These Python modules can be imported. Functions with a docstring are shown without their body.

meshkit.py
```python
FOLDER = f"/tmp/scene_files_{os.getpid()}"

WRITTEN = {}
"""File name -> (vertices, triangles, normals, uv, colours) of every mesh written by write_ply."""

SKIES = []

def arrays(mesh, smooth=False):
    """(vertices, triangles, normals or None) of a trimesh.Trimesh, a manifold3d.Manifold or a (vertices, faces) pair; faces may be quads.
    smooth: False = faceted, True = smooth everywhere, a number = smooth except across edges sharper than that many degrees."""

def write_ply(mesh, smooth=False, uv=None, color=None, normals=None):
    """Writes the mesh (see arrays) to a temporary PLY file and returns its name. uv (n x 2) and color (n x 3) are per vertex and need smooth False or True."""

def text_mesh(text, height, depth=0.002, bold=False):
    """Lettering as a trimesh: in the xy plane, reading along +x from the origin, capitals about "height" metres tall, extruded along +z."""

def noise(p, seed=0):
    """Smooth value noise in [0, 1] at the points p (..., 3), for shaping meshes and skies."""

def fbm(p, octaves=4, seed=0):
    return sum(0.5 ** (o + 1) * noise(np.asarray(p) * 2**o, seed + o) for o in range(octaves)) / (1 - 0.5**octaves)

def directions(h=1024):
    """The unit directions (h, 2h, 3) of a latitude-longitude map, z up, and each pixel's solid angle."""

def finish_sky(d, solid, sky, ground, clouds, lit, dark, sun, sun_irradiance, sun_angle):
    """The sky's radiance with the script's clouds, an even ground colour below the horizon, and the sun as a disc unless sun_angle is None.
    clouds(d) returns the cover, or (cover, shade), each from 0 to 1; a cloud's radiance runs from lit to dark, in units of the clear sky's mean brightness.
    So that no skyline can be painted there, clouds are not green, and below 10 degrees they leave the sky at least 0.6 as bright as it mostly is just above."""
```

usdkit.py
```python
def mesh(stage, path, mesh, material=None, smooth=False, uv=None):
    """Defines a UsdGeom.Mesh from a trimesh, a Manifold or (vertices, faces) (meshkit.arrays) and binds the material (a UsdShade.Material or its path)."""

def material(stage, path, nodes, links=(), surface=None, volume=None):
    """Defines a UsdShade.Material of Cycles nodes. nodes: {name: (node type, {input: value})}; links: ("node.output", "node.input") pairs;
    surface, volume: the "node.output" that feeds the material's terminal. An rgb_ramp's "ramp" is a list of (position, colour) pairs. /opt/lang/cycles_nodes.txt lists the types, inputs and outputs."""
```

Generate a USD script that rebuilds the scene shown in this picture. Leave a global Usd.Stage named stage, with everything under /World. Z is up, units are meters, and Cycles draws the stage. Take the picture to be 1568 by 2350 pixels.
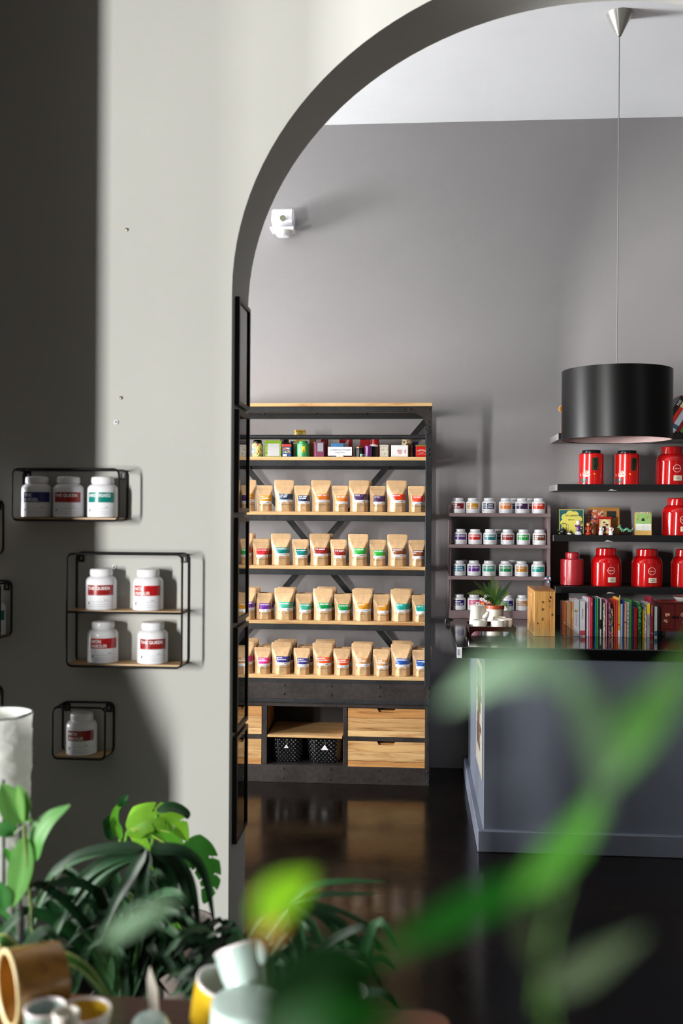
import math, random
import numpy as np, trimesh, shapely
from shapely import affinity
from shapely.geometry import Polygon, Point, LineString
import usdkit, meshkit
from pxr import Usd, UsdGeom, UsdLux, UsdShade, Gf, Sdf, Vt

stage = Usd.Stage.CreateInMemory()
UsdGeom.SetStageUpAxis(stage, 'Z'); UsdGeom.SetStageMetersPerUnit(stage, 1.0)
UsdGeom.Xform.Define(stage, '/World'); UsdGeom.Scope.Define(stage, '/World/Looks')
PI = math.pi
# ---------------------------------------------------------------- camera
F, EYE, YAW, ROLL = 2287.0, 1.53, math.radians(4.3), math.radians(0.35)
FWD = np.array([-math.sin(YAW), math.cos(YAW), 0.0]); R0 = np.array([math.cos(YAW), math.sin(YAW), 0.0]); U0 = np.array([0, 0, 1.0])
RIGHT = R0*math.cos(ROLL) + U0*math.sin(ROLL); UP = -R0*math.sin(ROLL) + U0*math.cos(ROLL)
CAM = np.array([0, 0, EYE])
cam = UsdGeom.Camera.Define(stage, '/World/camera')
mm = Gf.Matrix4d(*RIGHT, 0, *UP, 0, *(-FWD), 0, *CAM, 1)
cam.AddTransformOp().Set(mm)
cam.CreateFocalLengthAttr(35.0); cam.CreateHorizontalApertureAttr(24.0); cam.CreateVerticalApertureAttr(24.0*2350/1568)
cam.CreateFStopAttr(2.8); cam.CreateFocusDistanceAttr(5.3); cam.CreateClippingRangeAttr((0.02, 100))
cam.CreateExposureAttr(0.0)

def ray(px, py): return FWD + RIGHT*((px-784)/F) - UP*((py-1175)/F)
def at(px, py, Y):                     # the point of the room plane y = Y that the photograph shows at a pixel
    r = ray(px, py); return CAM + r*(Y/r[1])
def atd(px, py, d): return CAM + ray(px, py)*d
def X_(px, Y): return at(px, 1175, Y)[0]
def Z_(py, Y, px=784): return at(px, py, Y)[2]

# ---------------------------------------------------------------- light: daylight through the windows (out of frame, left and behind)
def window_light(name, c, w, h, to, I, col=(1.0, 0.98, 0.95)):
    l = UsdLux.RectLight.Define(stage, '/World/'+name)
    l.CreateWidthAttr(w); l.CreateHeightAttr(h); l.CreateIntensityAttr(I); l.CreateColorAttr(Gf.Vec3f(*col))
    z = -np.array(to, float); z /= np.linalg.norm(z); x = np.cross([0, 0, 1.0], z); x /= np.linalg.norm(x); y = np.cross(z, x)
    l.AddTransformOp().Set(Gf.Matrix4d(*x, 0, *y, 0, *z, 0, *map(float, c), 1))
LIGHTS = [('daylight_facade', (-4.42, -3.9, 1.6), 0.46, 2.2, (0, 1, 0), 295, (1, .99, .96)),
          ('daylight_side', (-4.9, -0.93, 1.75), 0.55, 2.5, (1, 0, 0), 45, (1, .985, .96)),
          ('daylight_side_slit', (-4.9, 0.05, 1.75), 0.4, 2.5, (1, 0, 0), 180, (1, .985, .96)),
          ('daylight_back_room', (-6.8, 4.7, 1.5), 0.8, 2.0, (1, 0, 1.3), 168, (.97, .985, 1)),
          ('daylight_back_room_slit', (-6.8, 3.8, 1.5), 0.3, 2.0, (1, 0, .25), 110, (1, .99, .97))]
for a in LIGHTS: window_light(*a)
dome = UsdLux.DomeLight.Define(stage, '/World/sky'); dome.CreateIntensityAttr(0.3); dome.CreateColorAttr(Gf.Vec3f(.75, .85, 1))

# ---------------------------------------------------------------- materials
_mats = {}
def mat(name, nodes, links=(), surface='p.BSDF'):
    if name not in _mats: _mats[name] = usdkit.material(stage, '/World/Looks/'+name, nodes, links, surface=surface)
    return _mats[name]
def lin(c): return tuple((x/12.92 if x <= .04045 else ((x+.055)/1.055)**2.4) for x in (v/255 for v in c))
def plain(rgb, rough=.5, metal=0., spec=.5, coat=0., var=0.06, bump=0., scale=30., name=None, tr=0.):
    """rgb in 0..255 sRGB; slight procedural tone variation and relief"""
    k = name or 'm_%02x%02x%02x_%d_%d_%d_%d_%d_%d' % (*map(int, rgb), rough*100, metal*10, coat*10, spec*10, bump*1000, scale)
    if k in _mats: return _mats[k]
    c = np.array(lin(rgb)); n = {'p': ('principled_bsdf', dict(roughness=rough, metallic=metal, specular_ior_level=spec, coat_weight=coat, coat_roughness=.06))}
    links = []
    n['tc'] = ('texture_coordinate', {}); n['n'] = ('noise_texture', dict(scale=scale, detail=4.))
    n['r'] = ('rgb_ramp', dict(ramp=[(.3, tuple(c*(1-var))), (.7, tuple(np.minimum(c*(1+var), 1)))]))
    links += [('tc.object', 'n.vector'), ('n.fac', 'r.fac'), ('r.color', 'p.base_color')]
    if bump:
        n['b'] = ('bump', dict(strength=1., distance=bump)); links += [('n.fac', 'b.height'), ('b.normal', 'p.normal')]
    surf = 'p.BSDF'
    if tr:
        n['t'] = ('translucent_bsdf', {}); n['mx'] = ('mix_closure', dict(fac=tr)); n['br'] = ('brightness_contrast', dict(bright=0.0))
        links += [('r.color', 't.color'), ('p.BSDF', 'mx.closure1'), ('t.BSDF', 'mx.closure2')]; surf = 'mx.closure'
    return mat(k, n, links, surf)
def wood(name, light, dark, axis=0, scale=1., rough=.45, coat=0.):
    s = [14., 14., 14.]; s[axis] = 1.1; s = [v*scale for v in s]
    a, b = np.array(lin(light)), np.array(lin(dark))
    n = {'p': ('principled_bsdf', dict(roughness=rough, coat_weight=coat)), 'g': ('geometry', {}), 'm': ('mapping', dict(scale=tuple(s))),
         'n': ('noise_texture', dict(scale=3., detail=6., roughness=.62, distortion=.6)), 'n2': ('noise_texture', dict(scale=.6, detail=3.)),
         'r': ('rgb_ramp', dict(ramp=[(.28, tuple(b)), (.45, tuple(a*.75+b*.25)), (.62, tuple(a)), (.8, tuple(np.minimum(a*1.12, 1)))])),
         'r2': ('rgb_ramp', dict(ramp=[(.3, (.72, .68, .62)), (.6, (1, 1, 1))])), 'mx': ('mix_color', dict(blend_type='multiply', fac=1.)),
         'bu': ('bump', dict(strength=.5, distance=.0015))}
    return mat(name, n, [('g.position', 'm.vector'), ('m.vector', 'n.vector'), ('m.vector', 'n2.vector'), ('n.fac', 'r.fac'), ('n2.fac', 'r2.fac'), ('r.color', 'mx.a'), ('r2.color', 'mx.b'),
                         ('mx.result', 'p.base_color'), ('n.fac', 'bu.height'), ('bu.normal', 'p.normal')])
def spots(name, base, cols, scale, rough=.35, thr=.5, coat=0., spec=.5):
    """a printed pattern of coloured blotches (voronoi cells)"""
    n = {'p': ('principled_bsdf', dict(roughness=rough, coat_weight=coat, specular_ior_level=spec)), 'tc': ('texture_coordinate', {}), 'v': ('voronoi_texture', dict(scale=scale)),
         'sc': ('separate_color', {}), 'r': ('rgb_ramp', dict(ramp=[(i/len(cols), lin(c)) for i, c in enumerate(cols)], interpolate=False)),
         'no': ('noise_texture', dict(scale=scale*.7, detail=3.)), 'gt': ('math', dict(math_type='greater_than', value2=thr)), 'mx': ('mix_color', dict(a=lin(base)))}
    return mat(name, n, [('tc.object', 'v.vector'), ('tc.object', 'no.vector'), ('v.color', 'sc.color'), ('sc.r', 'r.fac'), ('no.fac', 'gt.value1'), ('gt.value', 'mx.fac'), ('r.color', 'mx.b'), ('mx.result', 'p.base_color')])
def tartan():
    n = {'p': ('principled_bsdf', dict(roughness=.3)), 'tc': ('texture_coordinate', {}), 's': ('separate_xyz', {})}; links = [('tc.object', 's.vector'), ('mb.result', 'p.base_color')]
    for a in 'xz':
        n['m'+a] = ('math', dict(math_type='multiply', value2=140.)); n['f'+a] = ('math', dict(math_type='fraction')); n['g'+a] = ('math', dict(math_type='greater_than', value2=.55))
        links += [('s.'+a, 'm%s.value1' % a), ('m%s.value' % a, 'f%s.value1' % a), ('f%s.value' % a, 'g%s.value1' % a)]
    n['ma'] = ('mix_color', dict(a=lin((225, 40, 35)), b=lin((120, 20, 25)))); n['mb'] = ('mix_color', dict(b=lin((45, 22, 28))))
    n['h'] = ('math', dict(math_type='multiply', value2=.8))
    links += [('gx.value', 'ma.fac'), ('ma.result', 'mb.a'), ('gz.value', 'h.value1'), ('h.value', 'mb.fac')]
    return mat('tartan_print', n, links)
def glass(name, rough=0.02, tint=(1, 1, 1)):
    return mat(name, {'t': ('transparent_bsdf', dict(color=tint)), 'g': ('glossy_bsdf', dict(color=(1, 1, 1), roughness=rough)), 'f': ('fresnel', dict(IOR=2.1)), 'm': ('mix_closure', {})},
               [('f.fac', 'm.fac'), ('t.BSDF', 'm.closure1'), ('g.BSDF', 'm.closure2')], 'm.closure')

def wallpaint(name, rgb, rough=.75):
    c = np.array(lin(rgb))
    n = {'p': ('principled_bsdf', dict(roughness=rough, specular_ior_level=.25)), 'g': ('geometry', {}), 'n': ('noise_texture', dict(scale=.9, detail=5., roughness=.6)), 'n2': ('noise_texture', dict(scale=60., detail=3.)),
         'r': ('rgb_ramp', dict(ramp=[(.3, tuple(c*.95)), (.7, tuple(c*1.04))])), 'b': ('bump', dict(strength=.25, distance=.0015))}
    return mat(name, n, [('g.position', 'n.vector'), ('g.position', 'n2.vector'), ('n.fac', 'r.fac'), ('r.color', 'p.base_color'), ('n2.fac', 'b.height'), ('b.normal', 'p.normal')])
def ironmat(name, rgb, rough=.42, metal=.55):
    c = np.array(lin(rgb))
    n = {'p': ('principled_bsdf', dict(metallic=metal)), 'g': ('geometry', {}), 'n': ('noise_texture', dict(scale=45., detail=6., roughness=.7)), 'n2': ('noise_texture', dict(scale=6., detail=5.)),
         'r': ('rgb_ramp', dict(ramp=[(.3, tuple(c*.7)), (.55, tuple(c)), (.72, tuple(c*1.25)), (.8, tuple(c*2.2))])), 'r2': ('rgb_ramp', dict(ramp=[(.3, (rough-.1,)*3), (.7, (rough+.15,)*3)])),
         'b': ('bump', dict(strength=.5, distance=.0012))}
    return mat(name, n, [('g.position', 'n.vector'), ('g.position', 'n2.vector'), ('n.fac', 'r.fac'), ('r.color', 'p.base_color'), ('n2.fac', 'r2.fac'), ('r2.color', 'p.roughness'), ('n.fac', 'b.height'), ('b.normal', 'p.normal')])

WALL = wallpaint('warm_grey_wall_paint', (183, 183, 178)); BWALL = wallpaint('taupe_wall_paint', (150, 147, 148)); CEIL = wallpaint('white_ceiling_paint', (248, 250, 253), .85)
IRON = ironmat('blackened_iron', (52, 53, 55)); IRON2 = ironmat('brown_black_iron', (66, 60, 58))
PINE = wood('reclaimed_pine', (214, 171, 114), (140, 84, 38), 0, 1.); PINE_B = wood('reclaimed_pine_pale', (224, 186, 130), (165, 105, 52), 0, .8); PINE_C = wood('reclaimed_pine_brown', (206, 150, 88), (118, 68, 30), 0, 1.2)
BAMBOO = wood('cedar_box_wood', (214, 160, 84), (150, 92, 38), 2, .9); TABLEW = wood('polished_table_wood', (150, 82, 34), (84, 38, 14), 0, .7, .25, .4)
BLACKM = plain((16, 16, 18), .38, name='black_lacquer_board'); BLACKG = plain((9, 9, 10), .12, coat=.3, name='black_gloss'); WIRE = plain((14, 14, 17), .45, metal=.3, name='black_wire')
WHITEP = plain((236, 236, 240), .28, name='white_jar_plastic', var=.01); KRAFT = plain((209, 171, 127), .36, name='kraft_paper', var=.09, scale=40, bump=.0006)
PAPER = plain((238, 238, 242), .5, name='white_label_paper', var=.01); INK = plain((22, 22, 28), .6, name='black_ink'); WTXT = plain((248, 248, 250), .5, name='white_ink', var=.01)

# ---------------------------------------------------------------- scene tree helpers
_used = {}
def numbered(path):
    k = _used.get(path, 0); _used[path] = k+1
    return path if k == 0 else '%s_%03d' % (path, k)
_loc = {}
def _meta(p, label, cat, group=None, kind=None):
    for k, v in (('label', label), ('category', cat), ('group', group), ('kind', kind)):
        if v: p.SetCustomDataByKey(k, v)
def _ops(x, loc, rot):
    x.ClearXformOpOrder()
    x.AddTranslateOp().Set(Gf.Vec3d(*map(float, loc))); x.AddRotateXYZOp().Set(Gf.Vec3f(*map(float, rot)))
def thing(name, label, cat, loc=(0, 0, 0), rotz=0., group=None, kind=None, rot=None):
    x = UsdGeom.Xform.Define(stage, numbered('/World/'+name)); rot = rot or (0, 0, math.degrees(rotz)); _ops(x, loc, rot)
    p = x.GetPrim(); _meta(p, label, cat, group, kind); _loc[str(p.GetPath())] = np.array(loc, float) if tuple(rot) == (0, 0, 0) else None
    return p
def part(parent, name, m, material, label=None, smooth=35, local=False, kind=None):
    """one mesh under a thing (or under one of its parts); m in room coordinates unless local"""
    path = str(parent.GetPath()); root = '/'.join(path.split('/')[:3])
    m = as_mesh(m)
    if not local:
        m = m.copy(); m.apply_translation(-_loc[root])
    p = usdkit.mesh(stage, numbered(path+'/'+name), m, material, smooth).GetPrim()
    if label: p.SetCustomDataByKey('label', label)
    if kind: p.SetCustomDataByKey('kind', kind)
    return p
def single(name, m, material, label, cat, group=None, kind=None, smooth=35):
    """a thing that is one mesh; its origin at its base"""
    m = as_mesh(m).copy(); b = m.bounds; o = np.array([b[:, 0].mean(), b[:, 1].mean(), b[0, 2]]); m.apply_translation(-o)
    g = usdkit.mesh(stage, numbered('/World/'+name), m, material, smooth); g.AddTranslateOp().Set(Gf.Vec3d(*o))
    _meta(g.GetPrim(), label, cat, group, kind); _loc[str(g.GetPath())] = o
    return g.GetPrim()
def dup(src, label, loc, rotz=0., group=None, rot=None):
    was = src.GetCustomData(); name = str(src.GetPath()).split('/')[2]
    if name[-4:-3] == '_' and name[-3:].isdigit(): name = name[:-4]
    x = UsdGeom.Xform.Define(stage, numbered('/World/'+name)); p = x.GetPrim(); p.GetReferences().AddInternalReference(src.GetPath()); p.SetInstanceable(True)
    _ops(x, loc, rot or (0, 0, math.degrees(rotz))); _meta(p, label, was['category'], group or was.get('group'))
    return p
def struct(name, m, material, label=None, smooth=35):
    g = usdkit.mesh(stage, numbered('/World/'+name), as_mesh(m), material, smooth); g.GetPrim().SetCustomDataByKey('kind', 'structure')
    if label: g.GetPrim().SetCustomDataByKey('label', label)
    _loc[str(g.GetPath())] = np.zeros(3)
    return g.GetPrim()

# ---------------------------------------------------------------- mesh helpers
def as_mesh(m):
    if isinstance(m, trimesh.Trimesh): return m
    if isinstance(m, list): return trimesh.util.concatenate([as_mesh(x) for x in m])
    v, f = np.asarray(m[0], float), np.asarray(m[1], int)
    if f.shape[1] == 4: f = np.vstack([f[:, [0, 1, 2]], f[:, [0, 2, 3]]])
    return trimesh.Trimesh(v, f, process=False)
def box(x0, x1, y0, y1, z0, z1, b=0.002):
    c = np.array([(x0+x1)/2, (y0+y1)/2, (z0+z1)/2]); s = np.array([x1-x0, y1-y0, z1-z0])/2; b = min(b, s.min()*.45)
    pts = []
    for sx in (-1, 1):
        for sy in (-1, 1):
            for sz in (-1, 1):
                for k in range(3):
                    d = np.full(3, b); d[k] = 0; pts.append(np.array([sx, sy, sz])*(s-d))
    return trimesh.convex.convex_hull(np.array(pts)+c)
def lathe(prof, n=32, c=(0, 0, 0), a0=0.):
    p = np.array(prof, float); ang = a0+np.arange(n)*2*PI/n; m = len(p)
    v = np.stack([p[:, None, 0]*np.cos(ang), p[:, None, 0]*np.sin(ang), np.broadcast_to(p[:, None, 1], (m, n))], -1).reshape(-1, 3)
    i, j = np.meshgrid(np.arange(m-1), np.arange(n), indexing='ij')
    q = np.stack([i*n+j, i*n+(j+1) % n, (i+1)*n+(j+1) % n, (i+1)*n+j], -1).reshape(-1, 4)
    f = np.vstack([q[:, [0, 1, 2]], q[:, [0, 2, 3]]])
    t = trimesh.Trimesh(v, f, process=False); t.merge_vertices(); t.update_faces(t.nondegenerate_faces()); t.apply_translation(c)
    return t
def bez(pts, n=24):
    """smooth curve through the points (Catmull-Rom)"""
    p = np.array(pts, float); p = np.vstack([2*p[0]-p[1], p, 2*p[-1]-p[-2]]); out = []
    k = len(p)-3
    for s in np.linspace(0, k, n):
        i = min(int(s), k-1); t = s-i; a, b, c, d = p[i:i+4]
        out.append(.5*(2*b+(c-a)*t+(2*a-5*b+4*c-d)*t*t+(3*b-a-3*c+d)*t**3))
    return np.array(out)
def tube(pts, r, n=8, closed=False, cap=True):
    p = np.array(pts, float); N = len(p); r = np.broadcast_to(np.asarray(r, float), (N,))
    t = (np.roll(p, -1, 0)-np.roll(p, 1, 0)) if closed else np.gradient(p, axis=0); t /= np.linalg.norm(t, axis=1, keepdims=True)+1e-12
    u = np.cross(t[0], [0, 0, 1.]) if abs(t[0][2]) < .9 else np.cross(t[0], [1., 0, 0]); us = []
    for k in range(N):
        u = u-t[k]*np.dot(u, t[k]); u /= np.linalg.norm(u)+1e-12; us.append(u)
    us = np.array(us); w = np.cross(t, us); a = np.arange(n)*2*PI/n
    v = (p[:, None]+r[:, None, None]*(np.cos(a)[None, :, None]*us[:, None]+np.sin(a)[None, :, None]*w[:, None])).reshape(-1, 3)
    f = []
    for i in range(N if closed else N-1):
        for j in range(n):
            a0, b0, c0, d0 = i*n+j, i*n+(j+1) % n, ((i+1) % N)*n+(j+1) % n, ((i+1) % N)*n+j
            f += [(a0, b0, c0), (a0, c0, d0)]
    if cap and not closed:
        v = np.vstack([v, p[0], p[-1]]); e = N*n
        for j in range(n): f += [(e, (j+1) % n, j), (e+1, (N-1)*n+j, (N-1)*n+(j+1) % n)]
    return trimesh.Trimesh(v, np.array(f), process=False)
def rod(a, b, r, n=8): return tube([a, b], r, n)
def bar(a, b, w, t, up=(0, 1, 0)):
    """rectangular bar from a to b, w wide, t thick along up"""
    a, b = np.array(a, float), np.array(b, float); d = b-a; L = np.linalg.norm(d); d /= L; up = np.array(up, float); s = np.cross(d, up); s /= np.linalg.norm(s); u = np.cross(s, d)
    m = box(0, L, -w/2, w/2, -t/2, t/2, .001); M = np.eye(4); M[:3, 0], M[:3, 1], M[:3, 2], M[:3, 3] = d, s, u, a
    m.apply_transform(M); return m
def ext(poly, h, plane='xz', off=0.):
    """extrude a shapely polygon by h. plane xz: polygon in x,z, thickness along +y from off; yz: thickness along +x; xy: up"""
    m = as_mesh([trimesh.creation.extrude_polygon(g, h, engine='earcut') for g in (poly.geoms if hasattr(poly, 'geoms') else [poly])]); v = m.vertices.copy()
    if plane == 'xz': m.vertices = np.stack([v[:, 0], off+h-v[:, 2], v[:, 1]], -1)
    elif plane == 'yz': m.vertices = np.stack([off+v[:, 2], v[:, 0], v[:, 1]], -1)
    else: m.vertices = v+[0, 0, off]
    return m
def rrect(x0, x1, y0, y1, r): return shapely.box(x0+r, y0+r, x1-r, y1-r).buffer(r, 6)
def grid(fn, nu, nv):
    u, v = np.meshgrid(np.linspace(0, 1, nu), np.linspace(0, 1, nv), indexing='ij')
    p = np.array([fn(a, b) for a, b in zip(u.ravel(), v.ravel())]); i, j = np.meshgrid(np.arange(nu-1), np.arange(nv-1), indexing='ij')
    q = np.stack([i*nv+j, (i+1)*nv+j, (i+1)*nv+j+1, i*nv+j+1], -1).reshape(-1, 4)
    return as_mesh((p, q))
def ball(c, r, sc=(1, 1, 1), sub=2):
    m = trimesh.creation.icosphere(sub, 1.); m.vertices = m.vertices*np.array(sc)*r+np.array(c); return m
def rotz(m, a, c=(0, 0, 0)):
    m = as_mesh(m).copy(); m.apply_transform(trimesh.transformations.rotation_matrix(a, [0, 0, 1], c)); return m
def rotx(m, a, c=(0, 0, 0)):
    m = as_mesh(m).copy(); m.apply_transform(trimesh.transformations.rotation_matrix(a, [1, 0, 0], c)); return m
def roty(m, a, c=(0, 0, 0)):
    m = as_mesh(m).copy(); m.apply_transform(trimesh.transformations.rotation_matrix(a, [0, 1, 0], c)); return m
_txt = {}
def text(s, h, fit=None, bold=True):
    """lettering: x along the line, y up, starting at the origin"""
    if (s, bold) not in _txt: _txt[s, bold] = meshkit.text_mesh(s, 1., .03, bold=bold)
    m = _txt[s, bold].copy(); k = h
    if fit and m.bounds[1, 0]*h > fit: k = fit/m.bounds[1, 0]
    m.vertices = m.vertices*[k, h if k < h*.75 else k, .0001/.03]; return m
def text_at(s, h, x, y, z, fit=None, center=False, bold=True):
    """lettering on a plane facing the camera side (-y) at height z"""
    m = text(s, h, fit, bold); v = m.vertices
    if center: v = v-[v[:, 0].mean()*0+(v[:, 0].max()+v[:, 0].min())/2, 0, 0]
    m.vertices = np.stack([v[:, 0]+x, y-v[:, 2], v[:, 1]+z], -1); return m
def strokes(list_, w, x, y, z, s):
    """brush strokes on a plane facing -y; each a list of points in a unit square"""
    out = []
    for st in list_:
        g = LineString([(x+a*s, z+b*s) for a, b in st]).buffer(w, 3); out.append(ext(g, .0004, 'xz', y-.0004))
    return as_mesh(out)
# ================================================================ THE SETTING
YA, YB, YW, CZ = 3.19, 3.50, 6.0, 3.87          # arch wall front and back, back wall, ceiling
AX0, AX1, SPR, APEX = -0.60, 1.895, 2.24, 3.30  # arch opening
def arch(x0, x1, spr, apex, n=64):
    c, a, b = (x0+x1)/2, (x1-x0)/2, apex-spr
    return Polygon([(x0, -1), (x0, spr)]+[(c-a*math.cos(t), spr+b*math.sin(t)) for t in np.linspace(0, PI, n)]+[(x1, spr), (x1, -1)])
floor_m = mat('dark_sealed_floor', {'p': ('principled_bsdf', dict(specular_ior_level=.28)), 'g': ('geometry', {}), 'n': ('noise_texture', dict(scale=2.2, detail=6., roughness=.65)), 'n2': ('noise_texture', dict(scale=25., detail=4.)),
    'r': ('rgb_ramp', dict(ramp=[(.3, lin((7, 5, 4))), (.7, lin((20, 13, 8)))])), 'r2': ('rgb_ramp', dict(ramp=[(.3, (.10,)*3), (.75, (.24,)*3)])), 'b': ('bump', dict(strength=.12, distance=.002))},
    [('g.position', 'n.vector'), ('g.position', 'n2.vector'), ('n.fac', 'r.fac'), ('r.color', 'p.base_color'), ('n.fac', 'r2.fac'), ('r2.color', 'p.roughness'), ('n2.fac', 'b.height'), ('b.normal', 'p.normal')])
struct('floor', box(-7.2, 3.4, -4.2, 6.2, -.12, 0, .001), floor_m, 'dark brown sealed floor with a dull gloss')
struct('ceiling', box(-7.2, 3.4, YA+.15, 6.2, CZ, CZ+.12, .001), CEIL, 'white ceiling of the inner room')
DARKW = wallpaint('dark_partition_paint', (62, 59, 56))
struct('ceiling_front', box(-5.2, 3.4, -4.2, YA+.15, CZ, CZ+.12, .001), DARKW, 'dark ceiling of the front room')
pol = shapely.box(-7.0, 0, 3.2, CZ).difference(arch(AX0, AX1, SPR, APEX)).difference(arch(-4.1, -1.42, 1.9, 2.6))
struct('wall_arch', ext(pol, YB-YA, 'xz', YA), WALL, 'thick grey wall pierced by a rounded arch', smooth=25)
struct('wall_back', box(-7.0, 3.4, YW, YW+.15, 0, CZ, .001), BWALL, 'taupe back wall of the inner room')
def wall_with_holes(name, m, plane, off, th, u0, u1, holes):
    struct(name, ext(shapely.box(u0, 0, u1, CZ).difference(shapely.union_all([shapely.box(*h) for h in holes])), th, plane, off), m)
wall_with_holes('wall_left', BWALL, 'yz', -6.95, .15, YB, YW, [(3.65, .5, 3.95, 2.5), (4.3, .5, 5.1, 2.5)])
wall_with_holes('wall_front_left', DARKW, 'yz', -5.2, .2, -4.0, YA, [(-1.25, .5, .25, 3.0)])
wall_with_holes('wall_facade', DARKW, 'xz', -4.2, .2, -5.0, 3.2, [(-4.65, .5, -4.19, 2.7)])
struct('wall_right', box(3.2, 3.4, -4.0, 6.0, 0, CZ, .001), DARKW)
struct('wall_partition', ext(Polygon([(-2.36, 0), (-2.36, CZ), (-1.385, CZ), (-1.385, 1.36), (-1.16, .84), (-1.16, 0)]), .09, 'xz', 2.44), DARKW)
struct('wall_partition_side', as_mesh([box(-1.5, -.75, .84, .96, 0, 1.35, .004)]), DARKW)
FR = plain((60, 60, 60), .4, name='window_frame_paint')
def win(n, mk):                          # frames standing in the wall openings, out of the picture
    x = UsdGeom.Xform.Define(stage, '/World/window_%d' % n); _ops(x, (0, 0, 0), (0, 0, 0)); x.GetPrim().SetCustomDataByKey('kind', 'structure'); _loc['/World/window_%d' % n] = np.zeros(3)
    for nm, m in mk: part(x.GetPrim(), nm, m, FR)
def frame_yz(y0, y1, z0, z1, x): return [('window_frame', ext(shapely.box(y0, z0, y1, z1).difference(shapely.box(y0+.03, z0+.03, y1-.03, z1-.03)), .05, 'yz', x))]
win(1, frame_yz(3.65, 3.95, .5, 2.5, -6.9)); win(2, frame_yz(4.3, 5.1, .5, 2.5, -6.9)); win(3, frame_yz(-1.25, .25, .5, 3.0, -5.15))

# ---- small things fixed to the walls
def screw(px, py, lab, r=.006):
    p = at(px, py, YA); single('screw', as_mesh([rotx(lathe([(0, 0), (r, 0), (r*.9, .003), (r*.4, .004), (0, .004)], 14), PI/2), ]).apply_translation(p), plain((120, 112, 98), .35, .6, name='screw_steel'), lab, 'screw')
screw(291.5, 527, 'small steel screw in the bare pier wall, high above the wire shelves')
screw(278, 913, 'small steel screw in the pier wall just above the three-jar wire shelf')
def plug(px, py, lab):
    p = at(px, py, YA); single('wall_plug', as_mesh([rotx(lathe([(.002, 0), (.007, 0), (.007, .004), (.004, .005), (.003, .002)], 14), PI/2)]).apply_translation(p), WHITEP, lab, 'wall plug')
plug(267, 969, 'white plastic wall plug above the right end of the three-jar wire shelf')
plug(262.5, 1301, 'white plastic wall plug behind the tartan jar of the two-level wire shelf')

def emergency_spot():                    # white movement sensor / lamp on the back wall
    c = at(654, 520, YW); t = thing('wall_sensor', 'white boxy wall sensor with a lens, high on the back wall inside the arch', 'sensor', (c[0], YW, c[2]))
    m = box(c[0]-.068, c[0]+.068, YW-.12, YW-.03, c[2]-.035, c[2]+.055, .012); part(t, 'housing', rotx(m, -.25, (c[0], YW, c[2])), WHITEP)
    part(t, 'bracket', box(c[0]-.02, c[0]+.02, YW-.05, YW, c[2]-.01, c[2]+.05), WHITEP)
    part(t, 'front_flange', box(c[0]-.072, c[0]+.072, YW-.135, YW-.02, c[2]-.052, c[2]-.036, .005), WHITEP)
    part(t, 'lower_lens', lathe([(0, -.035), (.036, -.03), (.048, -.012), (.055, 0), (.055, .006), (0, .006)], 24, (c[0], YW-.075, c[2]-.052)), plain((245, 247, 250), .2, name='milky_lens'))
    part(t, 'round_lens', rotx(lathe([(0, 0), (.014, 0), (.017, .003), (.017, .012), (0, .012)], 20), PI/2).apply_translation((c[0]+.005, YW-.126, c[2]+.012)), plain((120, 125, 100), .1, name='green_glass_lens'))
emergency_spot()

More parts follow.
